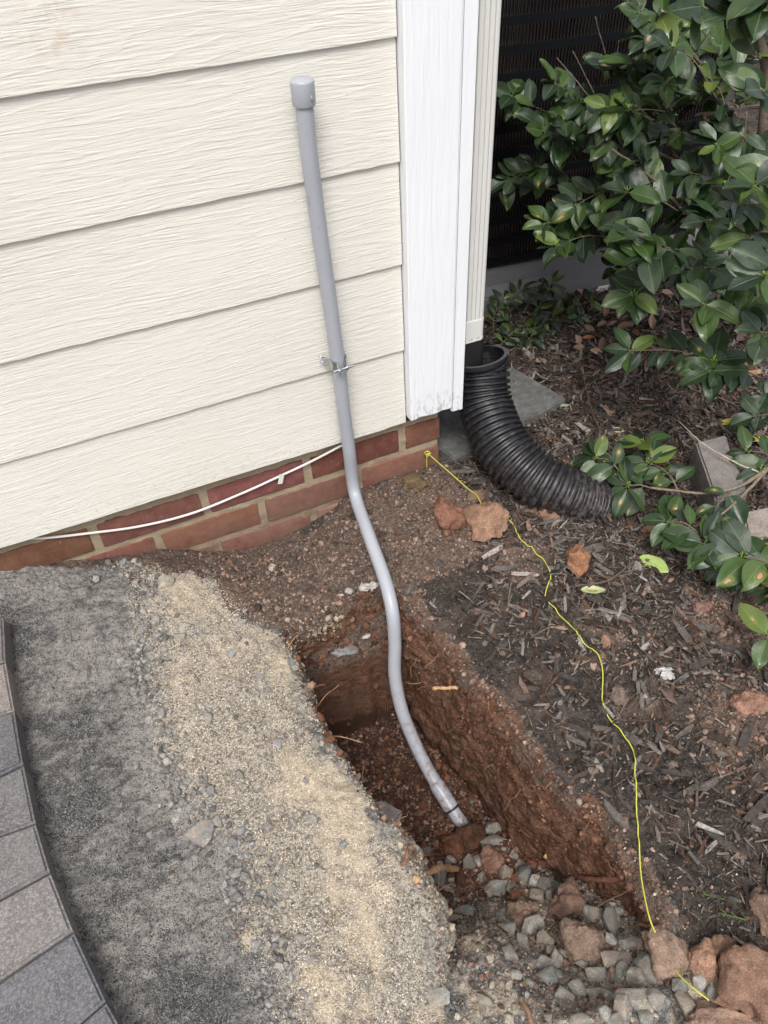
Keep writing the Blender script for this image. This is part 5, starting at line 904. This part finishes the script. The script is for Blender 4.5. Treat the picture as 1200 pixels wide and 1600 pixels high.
class Shrub:
    def __init__(s, seed): s.r = np.random.default_rng(seed); s.L = Leaves(); s.B = MB(); s.U = []
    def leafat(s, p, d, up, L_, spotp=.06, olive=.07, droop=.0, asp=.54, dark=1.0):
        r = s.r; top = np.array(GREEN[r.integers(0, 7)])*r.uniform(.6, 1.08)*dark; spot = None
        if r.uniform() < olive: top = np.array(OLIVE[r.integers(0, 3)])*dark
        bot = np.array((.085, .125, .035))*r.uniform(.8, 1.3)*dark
        if r.uniform() < spotp: spot = (r.uniform(.35, .95), r.uniform(.2, .8), r.uniform(.05, .15))
        s.B.tube([p, p+d*.006], [.0009, .0008], 5, c=(.12, .16, .05)); s.L.add(p+d*.005, d, up, L_, L_*asp*r.uniform(.9, 1.12), top, bot, r, spot, fold=r.uniform(.1, .45), curl=r.uniform(.02, .22)+droop)
    def twig(s, p0, p1, pairs=4, L_=.062, rad=.0016, sag=.01, tip=5, upv=(0, 0, 1), facing=.45, start=.35, bud=.3, c=(.16, .125, .09), **k):
        r = s.r; p0 = np.asarray(p0, float); p1 = np.asarray(p1, float); mid = (p0+p1)/2+r.normal(size=3)*np.linalg.norm(p1-p0)*.05-np.array([0, 0, -sag]); P_ = catmull([p0, mid, p1], 8); s.B.tube(P_, np.linspace(rad, rad*.55, len(P_)), 7, c=c)
        ax = p1-mid; ax /= np.linalg.norm(ax); tocam = CAM-p1; tocam /= np.linalg.norm(tocam)
        up = np.array(upv)*(1-facing)+tocam*facing; up /= np.linalg.norm(up)
        for i in range(pairs):
            t = start+(.93-start)*i/max(1, pairs-1)+r.uniform(-.03, .03); q = P_[int(t*(len(P_)-1))]; a0 = r.uniform(-.5, .5)
            sd_ = np.cross(ax, up); sd_ /= np.linalg.norm(sd_)
            for sg in (-1, 1):
                if r.uniform() < .12: continue
                d = sg*sd_*r.uniform(.75, 1.1)+ax*r.uniform(.25, .75)+up*r.uniform(-.25, .3)+r.normal(size=3)*.12; d /= np.linalg.norm(d); s.leafat(q, d, up+r.normal(size=3)*.30, L_*r.uniform(.70, 1.15), **k)
        a0 = r.uniform(0, 6.28); sd_ = np.cross(ax, up); sd_ /= np.linalg.norm(sd_)
        for i in range(tip):
            a = a0+i*2*math.pi/max(tip, 1)+r.normal()*.2; d = (ax*(math.cos(a)+.45)+sd_*math.sin(a)*1.1)+up*r.uniform(-.15, .25); d /= np.linalg.norm(d); s.leafat(p1, d, up+r.normal(size=3)*.28, L_*r.uniform(.65, 1.12), **k)
        if r.uniform() < bud:
            um = MB(); s.U.append(um)
            for i in range(6): a = r.uniform(0, 6.28); q = p1+up*r.uniform(.004, .014)+sd_*math.cos(a)*.006+ax*math.sin(a)*.006; um.tube([p1, (p1+q)/2+up*.002, q, q+up*.002], [.0006, .0007, .0012, .0003], 5, c=(.22, .34, .06))
    def stem(s, pts, r0, r1, c=(.15, .12, .09)):
        P_ = catmull(pts, 10); V, Fc = tube(P_, np.linspace(r0, r1, len(P_)), 10); V = V+.0008*fbm(V[:, 0]*60, V[:, 1]*60, V[:, 2]*60, 2, 8)[:, None]; s.B.add(V, Fc, 0, c)
    def build(s, root_):
        under(s.B.build('branches', M['bark'], col=True), root_); under(s.L.build('foliage', None), root_)
        for um in s.U: under(um.build('flower_bud', M['bud'], col=True), root_)
base = onz(1290, 560, -.15)
sh = empty('evergreen_shrub', base, 'tall evergreen shrub with glossy dark green leaves in front of the air conditioner', 'shrub')
S = Shrub(3); r = S.r
hub = [atd(1215, 380, 1.95), atd(1190, 260, 1.85), atd(1160, 190, 1.80), atd(1120, 150, 1.75), atd(1190, 90, 1.7), atd(1240, 200, 1.75), atd(1230, 20, 1.6)]
S.stem([base, atd(1260, 450, 2.0), hub[0], hub[1], atd(1197, 110, 1.78), atd(1165, 10, 1.7), atd(1140, -80, 1.65)], .013, .007)
S.stem([base, atd(1250, 420, 2.05), atd(1200, 260, 2.0), atd(1147, 185, 1.9), atd(1122, 155, 1.85), atd(1095, 100, 1.8)], .010, .004)
S.stem([hub[1], atd(1145, 188, 1.84), atd(1100, 178, 1.84), atd(1086, 180, 1.84)], .005, .003); S.stem([atd(1100, 179, 1.84), atd(1106, 200, 1.83), atd(1111, 218, 1.82)], .004, .0025)
S.stem([atd(1200, 260, 2.0), atd(1120, 235, 1.98), atd(1088, 233, 1.95), atd(1055, 250, 1.93), atd(1000, 225, 1.9)], .006, .002); S.stem([hub[0], atd(1140, 380, 1.85), atd(1075, 335, 1.78), atd(1015, 275, 1.74), atd(955, 232, 1.72)], .005, .0022)
S.stem([hub[0], atd(1100, 320, 2.0), atd(960, 300, 2.0), atd(880, 298, 2.0), atd(800, 285, 2.0)], .004, .0015); S.stem([atd(1060, 250, 1.93), atd(1030, 210, 1.92), atd(1010, 190, 1.9), atd(960, 175, 1.9), atd(870, 165, 1.92)], .004, .0015)
for a, b_, n in (((948, 92), (930, 27), 1), ((935, 158), (895, 80), 1), ((958, 130), (967, 62), 1), ((1005, 40), (995, 0), 1), ((920, 150), (870, 90), 1)): S.stem([atd(*a, 1.85), (atd(*a, 1.85)+atd(*b_, 1.8))/2, atd(*b_, 1.8)], .0014, .0007, (.2, .16, .13))
# clusters that show clearly: base px, tip px, distances, pairs, leaf length
cl = [((880, 185), (800, 150), 2.0, 1.95, 4, .058), ((900, 165), (868, 130), 1.95, 1.9, 3, .055), ((960, 175), (905, 160), 1.9, 1.88, 3, .05), ((900, 250), (850, 205), 1.95, 1.85, 4, .062), ((920, 215), (880, 190), 1.9, 1.85, 3, .06), ((880, 295), (795, 280), 2.0, 1.95, 5, .062), ((900, 290), (840, 260), 1.95, 1.9, 3, .06),
    ((960, 340), (850, 350), 1.9, 1.82, 5, .06), ((950, 370), (870, 385), 1.85, 1.78, 4, .058), ((980, 300), (900, 320), 1.85, 1.8, 4, .06), ((1010, 275), (950, 215), 1.8, 1.75, 5, .062), ((1060, 330), (980, 300), 1.75, 1.7, 4, .062), ((1050, 320), (1000, 250), 1.8, 1.74, 4, .062), ((1040, 380), (990, 370), 1.65, 1.55, 4, .07), ((1060, 390), (1010, 400), 1.6, 1.52, 3, .072), ((1080, 420), (990, 460), 1.62, 1.6, 3, .062),
    ((1190, 520), (1100, 475), 1.6, 1.5, 2, .072), ((1200, 480), (1150, 440), 1.65, 1.6, 3, .065), ((1240, 540), (1190, 520), 1.55, 1.5, 3, .07), ((1190, 570), (1115, 565), 1.62, 1.58, 2, .064), ((1115, 565), (985, 548), 1.6, 1.6, 4, .058), ((1190, 590), (1110, 580), 1.62, 1.56, 3, .06),
    ((1120, 155), (1050, 75), 1.75, 1.65, 4, .062), ((1095, 100), (1010, 60), 1.8, 1.75, 4, .06), ((1090, 120), (1040, 130), 1.8, 1.75, 3, .058), ((1060, 60), (1000, 20), 1.85, 1.8, 3, .06), ((1200, 150), (1190, 140), 1.25, 1.2, 2, .068), ((1230, 80), (1150, 20), 1.35, 1.28, 2, .066), ((1240, 40), (1195, -5), 1.3, 1.25, 3, .066), ((1180, 60), (1100, 10), 1.5, 1.42, 3, .064), ((1230, 250), (1180, 290), 1.55, 1.45, 4, .064), ((1210, 330), (1150, 320), 1.6, 1.5, 4, .062), ((1220, 380), (1170, 370), 1.55, 1.5, 4, .062), ((1240, 420), (1195, 430), 1.5, 1.45, 4, .064), ((1130, 420), (1080, 420), 1.7, 1.6, 3, .062), ((1160, 360), (1105, 345), 1.75, 1.7, 4, .06), ((1130, 300), (1080, 270), 1.8, 1.75, 4, .06), ((1180, 230), (1120, 225), 1.8, 1.72, 3, .058), ((1080, 220), (1010, 205), 1.85, 1.8, 3, .058), ((1060, 200), (1000, 160), 1.9, 1.85, 3, .06), ((980, 120), (950, 105), 1.9, 1.85, 2, .052), ((1010, 110), (985, 100), 1.88, 1.8, 3, .058)]
for a, b_, d0, d1, pr_, L_ in cl: S.twig(atd(*a, d0), atd(*b_, d1), pr_, L_, facing=r.uniform(.25, .6))
for k in range(85):
    u, v = r.uniform(860, 1240), r.uniform(-40, 460)
    if u < (930 if v > 200 else 930+(200-v)*.45): continue
    d = r.uniform(1.72, 2.02); q = atd(u, v, d); h = hub[r.integers(0, 7)]; a = q+(h-q)/np.linalg.norm(h-q)*r.uniform(.07, .13); S.twig(a, q, r.integers(2, 5), r.uniform(.05, .064), facing=r.uniform(.1, .6), tip=r.integers(2, 5), olive=.2)
S.build(sh)
# low branches creeping in from the right
base = onground(1330, 800); lo = empty('low_shrub', base, 'low shrub branches with spotted leaves reaching over the mulch and stone block at right', 'shrub'); S = Shrub(11); r = S.r
hg = lambda u, v, h: onground(u, v+h*300)*0+CAM+ray(u, v)*((onground(u, v)-CAM)@ray(u, v)-h*1.25)
S.stem([base, hg(1260, 690, .10), hg(1200, 732, .11), hg(1150, 762, .10), hg(1095, 770, .09), hg(1015, 762, .08)], .005, .0022, (.20, .16, .12)); S.stem([hg(1200, 732, .11), hg(1160, 775, .10), hg(1120, 810, .09)], .0035, .002, (.20, .16, .12)); S.stem([hg(1195, 742, .1), hg(1140, 718, .12), hg(1095, 690, .13), hg(1059, 657, .14)], .0016, .0009, (.42, .36, .28)); S.stem([base, hg(1230, 890, .09), hg(1120, 855, .08), hg(1050, 818, .08)], .0035, .0018, (.18, .15, .1))
for a, b_, h0, h1, pr_, L_, tp in [((975, 745), (930, 716), .08, .09, 2, .062, 5), ((1010, 730), (1005, 690), .08, .10, 2, .060, 4), ((1060, 765), (1012, 722), .08, .09, 3, .056, 4), ((1015, 762), (980, 760), .08, .07, 2, .060, 5), ((1060, 770), (1040, 740), .08, .09, 1, .05, 4), ((1140, 770), (1120, 790), .09, .09, 1, .056, 2), ((1100, 840), (1045, 815), .08, .09, 3, .066, 5), ((1160, 870), (1100, 850), .08, .09, 3, .066, 4), ((1220, 890), (1160, 870), .08, .10, 3, .07, 5), ((1240, 930), (1190, 900), .08, .08, 3, .062, 3), ((1240, 1000), (1200, 995), .07, .08, 1, .058, 2), ((1210, 720), (1168, 705), .1, .12, 1, .052, 3), ((1240, 700), (1190, 735), .1, .1, 2, .056, 2), ((1230, 640), (1195, 620), .12, .14, 2, .055, 2), ((1235, 660), (1180, 650), .12, .13, 2, .055, 3)]:
    S.twig(hg(*a, h0), hg(*b_, h1), pr_, L_, tip=tp, facing=.5, spotp=.32, bud=.6)
S.build(lo)
# dull sprigs in the shade by the pad
base = onground(800, 520); v_ = empty('shaded_sprigs', base, 'dull olive sprigs with drooping leaves in the shade beside the downspout', 'plant'); S = Shrub(17)
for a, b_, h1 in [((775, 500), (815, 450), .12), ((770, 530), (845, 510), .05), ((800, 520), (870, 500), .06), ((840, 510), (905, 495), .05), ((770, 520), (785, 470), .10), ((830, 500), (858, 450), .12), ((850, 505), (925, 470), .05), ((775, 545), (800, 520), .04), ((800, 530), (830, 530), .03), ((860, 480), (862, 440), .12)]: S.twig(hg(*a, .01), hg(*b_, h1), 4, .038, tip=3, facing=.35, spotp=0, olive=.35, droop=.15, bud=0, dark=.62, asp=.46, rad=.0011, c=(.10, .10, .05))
S.build(v_)
# bright tips and small green sprigs
for (u, v, lb_, n_) in [(1192, 690, 'yellow green feathery conifer tip at the right edge above the stone block', 9), (1132, 1408, 'tiny green conifer sprig fallen on the dark soil, upper one', 5), (1165, 1440, 'tiny green conifer sprig fallen on the dark soil, lower one', 5)]:
    rs = np.random.default_rng(int(u)); p = onground(u, v)+np.array([0, 0, .006]); S_ = MB(); c_ = (.36, .42, .05) if n_ == 9 else (.09, .13, .045); ax_ = RT*.8-UP*.3; ax_[2] = 0; ax_ /= np.linalg.norm(ax_); ay_ = np.cross([0, 0, 1], ax_)
    if n_ == 9: p = hg(u+14, v, .05)
    for k in range(n_):
        t = k/n_; q = p-ax_*(.03*t); a = (-1)**k*rs.uniform(.5, .9); d = ax_*(-math.cos(a))+ay_*math.sin(a)+np.array([0, 0, .2]); sk = 1 if n_ == 9 else .62; S_.tube([q, q+d*.008*sk, q+d*rs.uniform(.012, .022)*sk], [.001*sk, .0014*sk, .0004*sk], 6, c=c_)
    S_.tube([p, p-ax_*.034], [.0012, .0008], 6, c=c_); o = S_.build('sprig', M['bud'], col=True); tag(o, lb_, 'sprig')
# fallen leaves
fl = [(1020, 886, -.95, .060, (.32, .42, .12), 'fresh lime green fallen leaf under the low shrub', 0), (926, 926, -.12, .045, (.36, .42, .20), 'pale green fallen leaf with brown blotches right of the string', 1), (1135, 665, -.05, .045, (.45, .36, .04), 'yellow fallen leaf with brown blotches near the stone block', 1), (884, 640, -.05, .038, (.17, .21, .12), 'dull green fallen leaf at the corner of the stone slab', 1), (843, 568, -.6, .035, (.30, .20, .12), 'curled tan fallen leaf behind the drain pipe', 0), (919, 531, .1, .032, (.30, .13, .06), 'orange brown fallen leaf on the mulch near the pad', 0), (963, 677, -.7, .032, (.50, .50, .26), 'cream yellow fallen leaf tip behind the low shrub', 1), (1012, 832, .3, .034, (.32, .17, .10), 'brown fallen leaf below the low shrub branch', 0), (890, 467, .2, .03, (.22, .10, .05), 'russet fallen leaf against the concrete pad', 0), (1170, 590, 0, .05, (.30, .17, .11), 'tan fallen leaf in the mulch at the right', 0), (760, 723, -.4, .03, (.30, .18, .10), 'small tan fallen leaf at the slab corner', 0), (1070, 745, .7, .03, (.22, .14, .1), 'brown curled leaf under the shrub by the block', 0), (1150, 655, .6, .035, (.20, .15, .12), 'grey brown dead leaf beside the yellow one', 0), (1194, 568, .5, .03, (.28, .16, .1), 'brown dead leaf at the right edge of the mulch', 0), (1085, 505, .3, .034, (.22, .14, .1), 'brown dead leaf under the shrub rosette', 0)]
for i, (u, v, a, L_, c_, lb_, sp_) in enumerate(fl):
    rs = np.random.default_rng(50+i); LL = Leaves(); p = onground(u, v); d = RT*math.cos(a)+UP*math.sin(a); d[2] = 0; d /= np.linalg.norm(d); LL.add(-d*L_/2+np.array([0, 0, .007]), d, np.array([rs.normal()*.25, rs.normal()*.25-.15, 1.0]), L_, L_*(.42 if sp_ == 0 else .38), c_, tuple(.7*x for x in c_), rs, (rs.uniform(.4, .7), rs.uniform(.3, .7), .14) if sp_ else None, fold=.3, curl=-.06 if c_[1] > c_[0] else -.2)
    o = LL.build('fallen_leaf', None); o.location = p; tag(o, lb_, 'leaf')
# dead leaves gathered under the shrub
r = np.random.default_rng(77); LL = Leaves()
for k in range(330):
    x, y = (r.uniform(.45, 1.15), r.uniform(.05, .5)) if k < 150 else (r.uniform(1.1, 3.2), r.uniform(-.1, 2.4)); z = float(gz(np.array([x]), np.array([y]))[0])+.010; a = r.uniform(0, 6.28); LL.add(np.array([x, y, z]), np.array([math.cos(a), math.sin(a), r.uniform(-.1, .3)]), np.array([r.normal()*.4, r.normal()*.4, 1]), r.uniform(.025, .05), r.uniform(.012, .022), palette(1, [(.24, .13, .09), (.17, .10, .075), (.30, .20, .15), (.12, .08, .065)], r)[0], (.2, .13, .1), r, fold=.5, curl=r.uniform(-.3, .2))
tag(LL.build('leaf_litter', None), kind='stuff')
